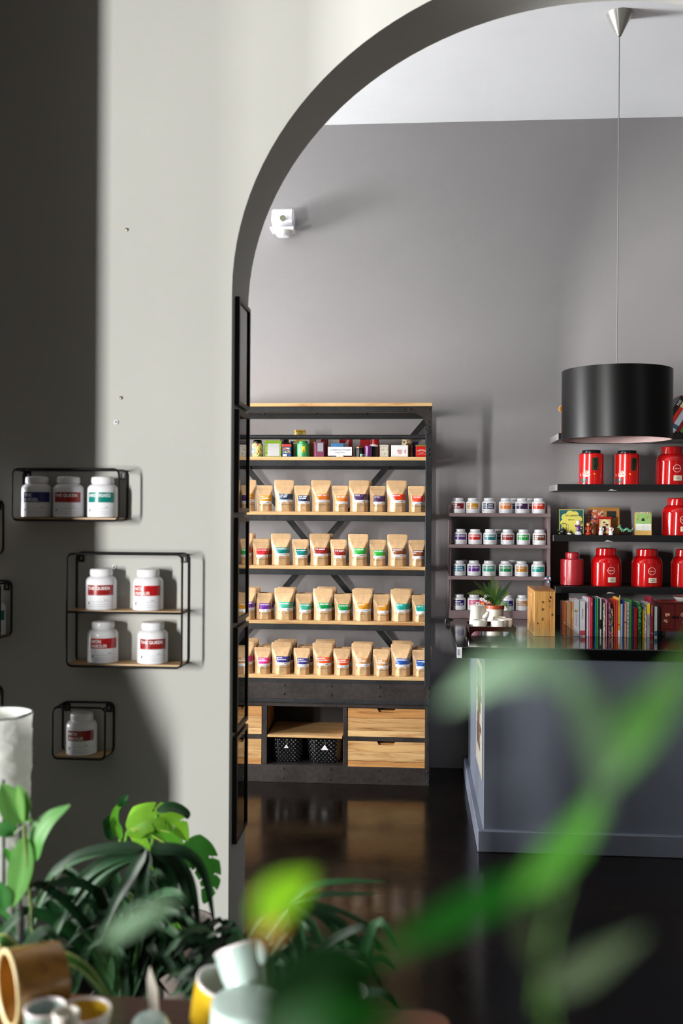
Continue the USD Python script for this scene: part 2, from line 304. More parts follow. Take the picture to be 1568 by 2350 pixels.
# ================================================================ PICTURE FRAMES on the arch jamb
FRB = plain((12, 12, 14), .35, name='black_frame_lacquer'); PRT = plain((150, 154, 152), .6, name='grey_print_paper', var=.03); PANE = glass('picture_glass', .01)
FY0, FY1, FT = 3.245, 3.462, .016
words = ['uppermost', 'second highest', 'middle one', 'second lowest', 'lowest']
sy = at(540, 0, 1.)  # direction for the near edge
for k, (ya, yb) in enumerate([(680, 929), (939, 1176), (1188, 1430), (1441, 1682), (1692, 1938)]):
    za, zb = Z_(ya, FY0, 540), Z_(yb, FY0, 540); x0 = AX0; h = za-zb
    t = thing('picture_frame', 'black-framed ink drawing under glass on the arch jamb, the %s of five' % words[k], 'picture', (x0, (FY0+FY1)/2, zb), group='framed drawings stacked on the arch jamb')
    o = shapely.box(FY0, zb, FY1, za); part(t, 'frame', ext(o.difference(shapely.box(FY0+.014, zb+.014, FY1-.014, za-.014)), FT, 'yz', x0), FRB)
    part(t, 'print', box(x0+.001, x0+.005, FY0+.012, FY1-.012, zb+.012, za-.012, .0005), PRT)
    part(t, 'glass', box(x0+.009, x0+.0105, FY0+.012, FY1-.012, zb+.012, za-.012, .0002), PANE)
    rnd = random.Random(k*7+3); g = []
    for s in range(7):                    # brush drawing: a stem with leaf strokes
        y = FY0+.11+rnd.uniform(-.03, .03); z = zb+h*rnd.uniform(.25, .75); q = [(y+rnd.uniform(-.035, .035), z+i*.025) for i in range(4)]
        g.append(LineString(bez([(a, b, 0) for a, b in q], 10)[:, :2]).buffer(rnd.uniform(.002, .006), 4))
    g.append(LineString(bez([(FY0+.1, zb+h*.22, 0), (FY0+.12, zb+h*.45, 0), (FY0+.1, zb+h*.6, 0), (FY0+.125, zb+h*.78, 0)], 16)[:, :2]).buffer(.003, 4))
    part(t, 'drawing', ext(shapely.union_all(g), .0006, 'yz', x0+.0052), plain((60, 62, 62), .6, name='ink_wash'))

# ================================================================ IRON BOOKCASE
BY, BD = 5.60, .38; BX1 = X_(989, BY); BX0 = BX1-1.41; BYB = BY+BD
ZS = [Z_(y, BY, 780) for y in (1048.3, 1174.5, 1299, 1425.5, 1551.5)]; ZT = Z_(924.9, BY, 780); TH = .02
bc = thing('bookcase', 'tall riveted black iron bookcase with pine shelves and drawers against the back wall', 'bookcase', ((BX0+BX1)/2, BY+BD/2, 0))
for z in [ZT]+ZS:
    part(bc, 'shelf_board', box(BX0+.03 if z != ZT else BX0-.005, BX1-(.028 if z != ZT else -.006), BY+.002 if z != ZT else BY-.012, BYB-.01, z-TH, z, .002), PINE_B)
for x in (BX0, BX1-.03):                  # angle-iron posts
    part(bc, 'post', box(x, x+.034, BY, BY+.012, .07, ZT-TH, .001), IRON); part(bc, 'post', box(x, x+.034, BYB-.02, BYB-.008, .07, ZT-TH, .001), IRON)
    part(bc, 'post_flange', box(x if x < -1 else x+.024, (x if x < -1 else x+.024)+.01, BY+.012, BY+.045, .5, ZT-TH, .001), IRON)
for z in [ZT]+ZS:
    part(bc, 'beam', box(BX0+.03, BX1-.028, BY+.004, BY+.014, z-TH-.032, z-TH, .001), IRON)
    part(bc, 'rear_beam', box(BX0+.03, BX1-.028, BYB-.03, BYB-.02, z-TH-.036, z-TH, .001), IRON)
    for x in (BX0, BX1-.01): part(bc, 'side_rail', box(x, x+.01, BY+.02, BYB-.02, z-TH-.03, z-TH, .001), IRON)
zr = Z_(1002.5, BY, 780); part(bc, 'guard_tube', rod((BX0+.02, BY+.02, zr), (BX1-.01, BY+.02, zr), .0135, 14), IRON, 'black guard tube across the top compartment')
xa, xb = BX0+.12, BX1-.03
part(bc, 'cross_brace', bar((xb, BYB-.03, ZT-.07), (xa, BYB-.03, ZS[4]-.04), .034, .01), IRON); part(bc, 'cross_brace', bar((xa, BYB-.042, ZS[0]+.18), (xb-.1, BYB-.042, ZS[4]+.02), .034, .01), IRON)
for s, x in ((1, BX0), (-1, BX1+.004)):   # riveted corner gussets
    z1 = ZT-TH; pts = [(x, z1), (x+s*.14, z1), (x+s*.14, z1-.034)]+[(x+s*(.036+.085*(1-math.cos(a))), z1-.036-.07*(1-math.sin(a))) for a in np.linspace(PI/2, 0, 8)]+[(x+s*.036, z1-.13), (x, z1-.13)]
    part(bc, 'corner_gusset', ext(Polygon(pts).buffer(0), .006, 'xz', BY-.006), IRON2)
zp0, zp1 = Z_(1606, BY, 780), Z_(1568, BY, 780)
part(bc, 'riveted_apron', box(BX0, BX1, BY-.006, BY+.006, zp0, zp1, .001), IRON2); part(bc, 'ledge', box(BX0-.003, BX1+.003, BY-.012, BYB-.01, zp0-.022, zp0, .003), IRON)
zc = zp0-.022; zb0 = Z_(1758, BY, 780)
part(bc, 'top_rail', box(BX0, BX1, BY-.004, BY+.02, zc-.02, zc, .001), IRON2); part(bc, 'riveted_plinth', box(BX0, BX1, BY-.006, BY+.02, 0.0, zb0, .001), IRON2)
part(bc, 'side_panel', box(BX0, BX0+.01, BY+.02, BYB-.01, 0, zc, .001), IRON2); part(bc, 'side_panel', box(BX1-.01, BX1, BY+.02, BYB-.01, 0, zc, .001), IRON2)
part(bc, 'cabinet_floor', box(BX0+.01, BX1-.01, BY+.02, BYB-.012, zb0-.02, zb0, .001), IRON2)
part(bc, 'cabinet_back', box(BX0+.01, BX1-.01, BYB-.012, BYB-.006, 0, zc, .0005), plain((30, 26, 24), .7, name='cabinet_backing'))
xs = [BX0+.012, X_(603, BY)+.002, X_(616, BY), X_(791, BY), X_(802, BY)-.002, X_(979, BY)]
for x in ((BX0, BX0+.028), (xs[1]+.003, xs[2]), (xs[3], xs[4]-.003), (xs[5]+.004, BX1)): part(bc, 'cabinet_post', box(x[0], x[1], BY-.003, BY+.02, zb0, zc-.02, .001), IRON2)
zd = [Z_(1624, BY, 780), Z_(1689.5, BY, 780), Z_(1699.5, BY, 780), Z_(1764, BY, 780)]
for x0, x1 in ((BX0+.028, xs[1]), (xs[4], xs[5])):
    part(bc, 'drawer_rail', box(x0-.002, x1+.003, BY-.003, BY+.02, zd[2]+.001, zd[1]-.001, .001), IRON2)
    for a, b in ((zd[0], zd[1]), (zd[2], zd[3])):
        d = part(bc, 'drawer', box(x0+.004, x1-.004, BY+.016, BYB-.03, b+.004, a-.012, .002), PINE_C)
        xm = (x0+x1)/2; hh = a-b; f = shapely.box(x0+.001, b+.001, x1-.001, a-.001).difference(Polygon([(xm-.055, a+.01), (xm-.05, a-.003), (xm-.042, a-.021), (xm+.042, a-.021), (xm+.05, a-.003), (xm+.055, a+.01)]))
        cut = [b, b+hh*(.22 if a == zd[0] else .3), b+hh*(.66 if a == zd[0] else .62), a]
        for i in range(3):
            g = f.intersection(shapely.box(x0, cut[i]+.0006, x1, cut[i+1]-.0006)); part(d, 'plank', ext(g, .016-.0008*(i % 2), 'xz', BY-.001+.0008*(i % 2)), (PINE_B, PINE, PINE_C)[(i+(a != zd[0])*2) % 3])
    part(bc, 'divider_panel', box((x1+.004 if x0 < -1 else x0-.02), (x1+.016 if x0 < -1 else x0-.006), BY+.02, BYB-.014, zb0, zc-.02, .001), PINE_C)
zi = Z_(1687, BY, 700); part(bc, 'inner_shelf', box(xs[2]+.004, xs[3]-.004, BY-.012, BYB-.02, zi-.014, zi, .002), PINE_B)
riv = []
def rivet(x, z, r=.007): riv.append(rotx(lathe([(0, .006), (r*.6, .005), (r, 0)], 10), PI/2).apply_translation((x, BY-.005, z)))
for px in (424, 540, 654, 762, 873, 985):
    for pz in (1575, 1595): rivet(X_(px, BY)+.002, Z_(pz, BY, 780))
    for pz in (1766, 1788): rivet(X_(px, BY)-.001, Z_(pz, BY, 780))
for s, x in ((1, BX0+.018), (-1, BX1-.014)):
    for z in (ZT-.036, ZT-.105, ZT-.137, ZT-.165, ZT-.26, ZT-.29): rivet(x, z, .006)
    rivet(x+s*.105, ZT-.036, .006)
for px in (606, 724, 840):                # bolts on the rear top beam
    riv.append(rotx(lathe([(0, .006), (.007, .004), (.009, 0)], 10), PI/2).apply_translation((X_(px, BYB), BYB-.03, Z_(949, BYB, 780))))
part(bc, 'rivets', riv, IRON, kind='stuff')

# ---- baskets in the open bay
STRAP = plain((14, 14, 16), .22, name='black_plastic_strap', coat=.4)
STRAP2 = plain((46, 46, 50), .2, name='grey_black_strap', coat=.6)
def basket(px0, px1, lab):
    x0, x1 = X_(px0, BY+.05), X_(px1, BY+.05); y0, y1, z0 = BY+.045, BY+.3, zb0+.001; h = .134; cx, cy = (x0+x1)/2, (y0+y1)/2; a, b = (x1-x0)/2, (y1-y0)/2
    t = thing('basket', lab, 'basket', (cx, cy, z0), group='woven baskets in the open bay')
    def pt(u, v, o):                       # rounded-rectangle wall, tapering to the base
        k = .84+.16*v**.7; c, s = math.cos(u), math.sin(u); n = 4.5; r = 1/((abs(c)**n+abs(s)**n)**(1/n)); return np.array([cx+(a*k*r+o)*c, cy+(b*k*r+o)*s, z0+h*v])
    w = grid(lambda u, v: pt(u*2*PI, v, 0), 57, 8); w2 = grid(lambda u, v: pt(u*2*PI, v, -.006), 57, 8); w2.invert()
    base = ext(Polygon([tuple(pt(q, 0, 0)[:2]) for q in np.linspace(0, 2*PI, 40)[:-1]]), .003, 'xy', z0)
    part(t, 'body', [w, w2, base], STRAP, smooth=True); ws = []
    nu, nv = 56, 11
    for i in range(nu):
        for j in range(nv):
            if (i+j) % 2: continue
            o = .005
            ws.append(grid(lambda u, v: pt((i+.06+u*.88)/nu*2*PI, (j+.08+v*.84)/nv, o*math.sin(PI*(.15+.7*u))*(.5+.5*math.sin(PI*(.1+.8*v)))+.0006), 4, 4))
    part(t, 'weave', ws, STRAP2, smooth=True, kind='stuff'); rim = [pt(q, 1, .001)+[0, 0, .002] for q in np.linspace(0, 2*PI, 64)[:-1]]
    part(t, 'rim', tube(rim, .0045, 6, True), STRAP)
    px = X_(px0+37 if px0 < 660 else px0+42, y0); zt = z0+h*.72; sc = 1 if px0 < 660 else 1.5
    tg = part(t, 'price_tag', ext(Polygon([(px-.014*sc, zt-.012*sc), (px+.014*sc, zt-.012*sc), (px+.002, zt+.006*sc), (px-.002, zt+.006*sc)]), .0012, 'xz', y0-.009), PAPER, 'white paper tag')
    part(tg, 'string', tube(bez([(px, y0-.008, zt+.004), (px+.004, y0-.009, zt+.02), (px-.002, y0-.006, zt+.04)], 8), .0008, 5), plain((170, 175, 90), .6, name='green_string'))
basket(624, 700, 'black woven strap basket with a small tag, left of the pair under the inner shelf')
basket(707, 789, 'black woven strap basket with a larger white tag, right of the pair')

# ================================================================ COUNTER
CX0 = X_(1113.5, 4.555); CY0, CY1, CTZ, CBZ = 4.555, 5.93, Z_(1484.5, 4.50, 1055), Z_(1511, 4.50, 1055)
CPAINT = plain((103, 109, 123), .45, name='slate_counter_paint', var=.03, scale=4)
ct = thing('counter', 'slate-grey shop counter with a stepped plinth, right of the bookcase', 'counter', (1.7, 5.2, 0))
part(ct, 'cabinet', box(CX0, 3.1, CY0, CY1, 0, CBZ, .003), CPAINT)
zpl = Z_(1906, 4.53, 1105); part(ct, 'plinth', as_mesh([box(CX0-.026, 3.1, CY0-.028, CY1, 0, zpl, .004)]), CPAINT)
TOPX = X_(1049.5, 4.50)
top = thing('countertop', 'glossy black countertop with a long overhang on the slate-grey counter', 'countertop', (1.6, 5.2, CBZ))
part(top, 'slab', box(TOPX, 3.12, 4.50, 5.99, CBZ+.0005, CTZ, .004), BLACKG)
s0, s1 = TOPX+.002, X_(1062.5, 4.5); bl = part(top, 'barcode_sticker', box(s0, s1, 4.4985, 4.4995, CBZ+.002, CTZ-.002, .0003), PAPER, 'white barcode sticker on the corner')
part(bl, 'bars', [box(s0+.004+i*.0021, s0+.004+i*.0021+(.0013 if i % 3 else .0008), 4.498, 4.4984, CBZ+.014, CTZ-.01, .0001) for i in range(5)], plain((110, 112, 150), .6, name='barcode_ink'))
# poster on the counter's side
py0, py1 = 4.615, 5.08; pz1, pz0 = CBZ-.055, .30
ps = thing('poster', 'white poster with a brown picture on the left side of the counter', 'poster', (CX0, (py0+py1)/2, pz0))
part(ps, 'sheet', box(CX0-.003, CX0-.001, py0, py1, pz0, pz1, .0004), plain((158, 155, 146), .5, name='poster_paper'))
rnd = random.Random(5); br = plain((84, 66, 56), .6, name='brown_print'); gr = plain((104, 114, 106), .6, name='sage_print')
part(ps, 'print', [box(CX0-.0036, CX0-.003, py0+.05+rnd.uniform(0, .15), py0+.3+rnd.uniform(0, .1), pz0+.1+i*.03, pz0+.135+i*.03, .0002) for i in range(11)], br)
part(ps, 'print', [box(CX0-.0038, CX0-.003, py0+.1, py1-.06, pz1-.12, pz1-.04, .0002)], gr)
# hook at the far end of the countertop
hk = at(1028, 1432, 5.62); single('bag_hook', tube(bez([hk+[.03, 0, .02], hk+[-.006, 0, .03], hk+[-.012, 0, 0], hk+[0, 0, -.022], hk+[.016, 0, -.03], hk+[.012, 0, -.012]], 20), .006, 8), BLACKM, 'black curved hook clamped to the far left edge of the countertop', 'hook')

# ================================================================ WALL SHELVES on the right
WSY = 5.65
for k, (py, px, nm) in enumerate([(993.5, 1281, 'topmost'), (1111, 1279, 'second'), (1227.5, 1271, 'third'), (1346, 1276, 'lowest')]):
    z = Z_(py, WSY, px); x = X_(px, WSY)
    t = thing('wall_shelf', 'black-fronted floating wall shelf, the %s of the four at the right' % nm, 'shelf', (2.0, 5.82, z-.036), group='floating shelves at the right')
    part(t, 'board', box(x+.001, 3.1, WSY+.004, YW, z-.036, z, .002), BWALL if k < 2 else BLACKM); part(t, 'front_edge', box(x, 3.1, WSY, WSY+.004, z-.036, z+.0005, .0008), BLACKM)
    if k: part(t, 'chip', ext(Polygon([(x+.28, z-.035), (x+.295, z-.027), (x+.31, z-.03), (x+.33, z-.034)]), .0006, 'xz', WSY-.0006), plain((200, 200, 190), .7, name='bare_wood_chip'), 'pale chip in the lacquer')
WS = [Z_(y, WSY, 1300) for y in (993.5, 1111, 1227.5, 1346)]

# ================================================================ PENDANT LAMP
LY = 4.75; LX = X_(1414, LY); lz0, lz1 = 1.875, 2.197; LR = .252
lp = thing('pendant_lamp', 'black drum pendant lamp hanging on a thin cord over the counter', 'lamp', (LX, LY, lz0))
part(lp, 'shade', lathe([(LR, lz1), (LR, lz0), (LR-.004, lz0-.001), (LR-.004, lz1), (LR, lz1)], 72, (LX, LY, 0)), plain((7, 7, 8), .34, spec=.22, name='black_lampshade', var=.02), smooth=40)
part(lp, 'lining', lathe([(LR-.0045, lz0+.002), (LR-.0045, lz1-.002)], 72, (LX, LY, 0)), plain((205, 175, 172), .6, name='pink_white_lining'), 'pale lining', smooth=True)
part(lp, 'diffuser', lathe([(0, lz0+.03), (LR-.005, lz0+.03), (LR-.005, lz0+.033), (0, lz0+.033)], 72, (LX, LY, 0)), plain((222, 200, 198), .6, name='pale_diffuser'), 'pale round diffuser')
part(lp, 'frame_spokes', [rod((LX, LY, lz1-.02), (LX+(LR-.004)*math.cos(a), LY+(LR-.004)*math.sin(a), lz1-.02), .003) for a in (0.3, 2.4, 4.5)], WIRE)
part(lp, 'socket', lathe([(0, lz1+.01), (.015, lz1+.01), (.02, lz1-.05), (.02, lz1-.1), (0, lz1-.1)], 18, (LX, LY, 0)), BLACKM)
part(lp, 'cord', rod((LX, LY, lz1), (LX+.003, LY, CZ-.1), .0026, 8), plain((120, 118, 116), .4, name='grey_cord'))
part(lp, 'ceiling_rose', lathe([(.006, -.105), (.01, -.1), (.06, -.004), (.062, 0), (0, 0)], 32, (LX+.003, LY, CZ)), plain((190, 188, 182), .25, metal=.7, name='brushed_rose'), 'cone-shaped metal ceiling rose')
# ================================================================ KRAFT TEA POUCHES
def pouch_shape(w, h, d, seed):
    """front surface y(x, v) of a stand-up pouch (negative = towards the room); v runs up the height 0..1"""
    rnd = random.Random(seed); tilt, slope = rnd.uniform(-.05, .05), rnd.uniform(.38, .52); neck = rnd.uniform(.78, .84); ph = rnd.uniform(0, 9)
    def half(v):                           # half width: pinched a little under the seal
        k = min(1, max(0, (v-.35)/.45)); q = max(0, v*h-(h-.008)); return w/2*(.875+.125*k*k*(3-2*k)+(.02 if v < .05 else 0))-.008+math.sqrt(max(0, .008**2-min(q, .008)**2))
    rd, fr, lf = rnd.uniform(-.34, -.12), rnd.uniform(.16, .34), rnd.uniform(1.15, 1.5)
    def smin(a, b, k): q = max(k-abs(a-b), 0)/k; return min(a, b)-q*q*k*.25
    def y(x, v):
        a = half(v); s = max(-1., min(1., x/a)); r = rd+.1*math.sin(v*5+ph)
        body = d/2*smin(smin((1+s)*lf, 1-fr*(s-r), .1), (1-s)*2.6, .18)*(.93+.07*math.sin(min(v/.5, 1)*PI))
        if v < .12: body *= .93+.07*v/.12
        panel = max(0, (neck+tilt*s-v))*h*slope*(1+.25*s)+.0012
        m = smin(body, panel, .0035)
        cr = .0009*math.sin(x*190+ph+v*7)*math.sin(v*23+ph*2+x*60)*(1 if .05 < v < .75 else .25)
        return -max(.0006, m+cr*min(1, m/.008))
    return half, y
def pouch(w, h, d, seed, col, lines, lab, loc, yaw, size, wrapped=True):
    half, y = pouch_shape(w, h, d, seed)
    t = thing('tea_pouch', lab, 'pouch', loc, yaw, group='kraft tea pouches on the iron bookcase')
    nu, nv = 25, 28; vm_ = lambda v: v/.8*.955 if v < .8 else .955+.045*math.sin((v-.8)/.2*PI/2)
    G = lambda f: (lambda u, v: f(u, vm_(v)))
    front = grid(G(lambda u, v: np.array([(2*u-1)*half(v), y((2*u-1)*half(v), v), v*h])), nu, nv)
    back = grid(G(lambda u, v: np.array([(1-2*u)*half(v), -y((1-2*u)*half(v), v)*.75, v*h])), 13, nv)
    bx = [((2*u-1)*half(0), y((2*u-1)*half(0), 0)) for u in np.linspace(0, 1, 15)]; bx += [(-a, -b*.75) for a, b in [(((2*u-1)*half(0)), y((2*u-1)*half(0), 0)) for u in np.linspace(0, 1, 15)][1:-1]]
    base = ext(Polygon(bx).buffer(0), .0008, 'xy')
    fl = [grid(G(lambda u, v: np.array([s*(half(v)+u*.0025), -.0002+.0004*u, v*h])), 2, nv) for s in (-1, 1)]
    part(t, 'bag', [front, back, base]+fl, KRAFT, smooth=50, local=True)
    seal = grid(lambda u, v: np.array([(2*u-1)*half(.9)*.98, y((2*u-1)*half(.9)*.98, .855+.006*v)-.0009*math.sin(PI*v), (.855+.006*v)*h]), 9, 3); part(t, 'zip_seal', seal, KRAFT, local=True)
    if col is None: return t
    x0, x1 = (-.26*w, .45*w); v0, vm, v1 = (.29, .375, .56) if size else (.29, .395, .62)
    def dec(xa, xb, va, vb, off, n=12): return grid(lambda u, v: np.array([xa+(xb-xa)*u, y(xa+(xb-xa)*u, va+(vb-va)*v)-off, (va+(vb-va)*v)*h]), n, 6)
    lb = part(t, 'label', dec(x0, x1, v0, vm, .0011), PAPER, smooth=True, local=True)
    cm = TART if col == 'tartan' else plain(col, .28, coat=.2, name='label_%02x%02x%02x' % col, var=.02)
    part(lb, 'colour_band', dec(x0, x1, vm, v1, .0011), cm, smooth=True, local=True)
    part(t, 'fine_print', [dec(x0, x1, v0-.078, v0-.07, .001, 10), dec(x0+.0, x0+.0006, v0-.075, v0, .001, 2), dec(x0+(x1-x0)*.6, x0+(x1-x0)*.78, v0+.035, v0+.05, .0015, 4), dec(x0+.003, x0+.0075, v0-.045, v0-.02, .0014, 3)], plain((96, 72, 50), .6, name='brown_fine_print'), local=True)
    tx = []; hh = .0066 if len(lines) > 1 else .0072
    for i, l in enumerate(lines):
        m = text(l, hh, (x1-x0)*.93); vv = m.vertices; zb = v1*h-.004-hh-i*(hh+.0034)
        X = x0+.0035+vv[:, 0]; Z = zb+vv[:, 1]; m.vertices = np.stack([X, np.array([y(a, b/h) for a, b in zip(X, Z)])-.0016-vv[:, 2], Z], -1); tx.append(m)
    part(lb, 'lettering', tx, WTXT, smooth=False, local=True)
    return t
TART = tartan()
BIG, SML = (.110, .179, .074), (.091, .148, .064)
rows = [  # shelf, [(px centre, big?, colour, lettering, words)], number of pouches behind each
 (1, 'second', [(565, 1, (216, 150, 30), ['MELA', 'E CANNELLA'], 'amber'), (607, 0, (216, 150, 30), ['MELA', 'E CANNELLA'], 'amber'), (652, 1, (28, 52, 84), ['EARL GREY', 'THE KING'], 'navy'), (694.5, 0, (28, 52, 84), ['EARL GREY', 'THE KING'], 'navy'),
   (737, 1, (232, 122, 46), ['ORIENT BANTEL'], 'orange'), (781.5, 0, (232, 122, 46), ['ORIENT BANTEL'], 'orange'), (824, 1, (66, 34, 84), ['SPICE'], 'dark purple'), (867, 0, (66, 34, 84), ['SPICE'], 'dark purple'), (910, 1, (232, 62, 28), ['VINTAGE'], 'red'), (956, 0, (232, 62, 28), ['VINTAGE'], 'red')], [0, 0, 0, 0, 0, 0, 1, 0, 0, 1]),
 (2, 'third', [(558, 1, (204, 30, 42), ['CHAI ROYALE'], 'crimson'), (599.5, 0, (204, 30, 42), ['CHAI ROYALE'], 'crimson'), (645.5, 1, (14, 128, 124), ['ANNIVERSARIO'], 'teal'), (690, 0, (14, 128, 124), ['ANNIVERSARIO'], 'teal'),
   (734, 1, 'tartan', ['THE QUEEN'], 'red tartan'), (778, 0, 'tartan', ['THE QUEEN'], 'red tartan'), (822.5, 1, (52, 172, 66), ['SENCHA BIO'], 'bright green'), (868, 0, (52, 172, 66), ['SENCHA BIO'], 'bright green'), (912.5, 1, (132, 70, 40), ['GENMAICHA', 'BIO'], 'brown'), (957.5, 0, (132, 70, 40), ['GENMAICHA', 'BIO'], 'brown')], [1, 1, 0, 0, 1, 0, 0, 0, 0, 0]),
 (3, 'fourth', [(566, 1, (112, 44, 152), ['VELVET PEONY'], 'violet'), (607, 0, (112, 44, 152), ['VELVET PEONY'], 'violet'), (654, 1, (62, 164, 136), ['Baci di Dama'], 'sea-green'), (699, 0, (62, 164, 136), ['Baci di Dama'], 'sea-green'),
   (742.5, 1, (16, 146, 78), ['YUNNAN VERDE'], 'emerald'), (787.5, 0, (16, 146, 78), ['YUNNAN VERDE'], 'emerald'), (833, 1, (206, 138, 28), ['AMALFI'], 'ochre'), (877, 0, (206, 138, 28), ['AMALFI'], 'ochre'), (921, 1, (28, 164, 148), ['MENTA'], 'turquoise'), (966, 0, (28, 164, 148), ['MENTA'], 'turquoise')], [1, 1, 1, 1, 2, 1, 1, 1, 1, 1]),
 (4, 'bottom', [(562, 1, (226, 30, 128), ['TISANA', 'DIGESTIVA'], 'magenta'), (605, 0, (226, 30, 128), ['TISANA', 'DIGESTIVA'], 'magenta'), (648, 1, (44, 36, 118), ['BOSCO', 'INCANTATO'], 'indigo'), (695, 0, (44, 36, 118), ['BOSCO', 'INCANTATO'], 'indigo'),
   (742.5, 1, (236, 84, 30), ['ROOIBOS', 'ARANCIA E ZENZERO'], 'orange'), (786.5, 0, (236, 84, 30), ['ROOIBOS', 'ARANCIA E ZENZERO'], 'orange'), (832, 1, (190, 138, 88), ['NOCE', 'MANDORLA'], 'tan'), (877.5, 0, (190, 138, 88), ['NOCE', 'MANDORLA'], 'tan'), (922.5, 1, (28, 78, 156), ['LEMONGRASS'], 'royal blue'), (968, 0, (28, 78, 156), ['LEMONGRASS'], 'royal blue')], [2, 2, 2, 2, 2, 1, 1, 1, 2, 2])]
rnd = random.Random(11)
for si, sname, items, behind in rows:
    for k, (px, big, col, lines, cw) in enumerate(items):
        w, h, d = BIG if big else SML; sz = 'tall' if big else 'small'; yb = BY+.05+rnd.uniform(-.004, .006); yaw = rnd.uniform(-.07, .07)
        end = {0: ', half hidden by the framed pictures'}.get(k, '')
        x = X_(px, yb); lab = '%s kraft pouch with %s label on the %s shelf%s' % (sz, cw, sname, end)
        src = pouch(w, h, d, si*100+k, col, lines, lab, (x, yb, ZS[si]+.0005), yaw, big)
        for b in range(behind[k]):
            dx = .012 if b == 0 else .024
            dup(src, 'kraft pouch %s behind the %s %s-labelled pouch, %s shelf' % (['directly', 'second'][b], sz, cw, sname), (x+rnd.uniform(.004, .016)+(.004 if k % 2 else 0)*b, yb+.075*(b+1), ZS[si]+.0005), yaw+rnd.uniform(-.05, .05), 'kraft pouches standing in the rows behind')

# ================================================================ WHITE TEA JARS
def wrap(m, R, a0):                       # flat x, y, z(out) -> on a cylinder, angle 0 facing -y
    v = as_mesh(m).vertices; a = v[:, 0]/R+a0; r = R+v[:, 2]; o = as_mesh(m).copy(); o.vertices = np.stack([r*np.sin(a), -r*np.cos(a), v[:, 1]], -1); return o
def band(R, a0, a1, z0, z1, off, n=16): return grid(lambda u, v: np.array([(R+off)*math.sin(a0+(a1-a0)*u), -(R+off)*math.cos(a0+(a1-a0)*u), z0+(z1-z0)*v]), n, 2)
def jar(R, h, col, lines, lab, loc, yaw, group, a0=-.98, a1=.98, zb=(.30, .61), fs=.085, cat='jar', back=None):
    t = thing('tea_jar', lab, cat, loc, yaw, group=group)
    part(t, 'body', lathe([(0, 0), (R*.93, 0), (R*.985, h*.012), (R, h*.04), (R, h*.66), (R*.985, h*.71), (R*.93, h*.755), (R*.83, h*.79), (R*.71, h*.81), (R*.68, h*.835), (0, h*.835)], 40), WHITEP, smooth=40, local=True)
    part(t, 'lid', lathe([(R*.70, h*.83), (R*.745, h*.838), (R*.75, h*.86), (R*.745, h*.945), (R*.72, h*.975), (R*.66, h*.992), (R*.4, h), (0, h)], 40), WHITEP, smooth=40, local=True)
    lb = part(t, 'label', band(R, a0-.04, a1+.04, h*.05, h*.62, .0003), PAPER, smooth=True, local=True)
    part(lb, 'colour_band', band(R, a0, a1, h*zb[0], h*zb[1], .0006), TART if col == 'tartan' else plain(col, .28, coat=.2, name='label_%02x%02x%02x' % col, var=.02), smooth=True, local=True)
    hh = h*fs; tx = []
    for i, l in enumerate(lines):
        m = text(l, hh, (a1-a0)*R*.8); m.vertices[:, 1] += h*zb[1]-hh*1.5-i*hh*1.45; m.vertices[:, 2] += .0009; tx.append(wrap(m, R, a0+.07))
    part(lb, 'lettering', tx, WTXT, smooth=False, local=True)
    ln = [band(R, a0, a1, h*z, h*(z+.008), .0006, 12) for z in (.09, .14, .205)]+[band(R, .2, .45, h*.24, h*.26, .0006, 4)]
    part(lb, 'fine_print', ln, plain((176, 178, 190), .6, name='grey_fine_print'), local=True)
    part(lb, 'small_mark', band(R, a0+.1, a0+.2, h*.155, h*.2, .0007, 3), plain((40, 40, 80), .6, name='navy_mark'), local=True)
    return t
# purple-grey jar rack on the counter
RKY = 5.72; rx0, rx1 = X_(1031.5, RKY), X_(1264.5, RKY); rz = CTZ+.0006; rzt = Z_(1158, RKY, 1150)
RACK = plain((132, 112, 114), .5, name='mauve_rack_paint', var=.03, scale=6)
rk = thing('jar_rack', 'mauve-grey open rack of white jars standing on the back of the counter', 'rack', ((rx0+rx1)/2, 5.85, rz))
for s, x in ((1, rx0), (-1, rx1)):
    part(rk, 'side_panel', ext(Polygon([(RKY, rz), (RKY+.015, rzt-.02), (RKY+.045, rzt), (5.99, rzt), (5.99, rz)]), .013, 'yz', x if s > 0 else x-.013), RACK)
RL = [Z_(y, RKY, 1150) for y in (1178, 1250, 1323, 1402)]
for k, z in enumerate(RL):
    part(rk, 'shelf_board', box(rx0+.013, rx1-.013, RKY+.012, 5.99, z-.012, z-.0012, .001), RACK); part(rk, 'shelf_lip', box(rx0+.0, rx1, RKY-.006, RKY+.012, (z-.02) if k < 3 else rz, z, .001), RACK)
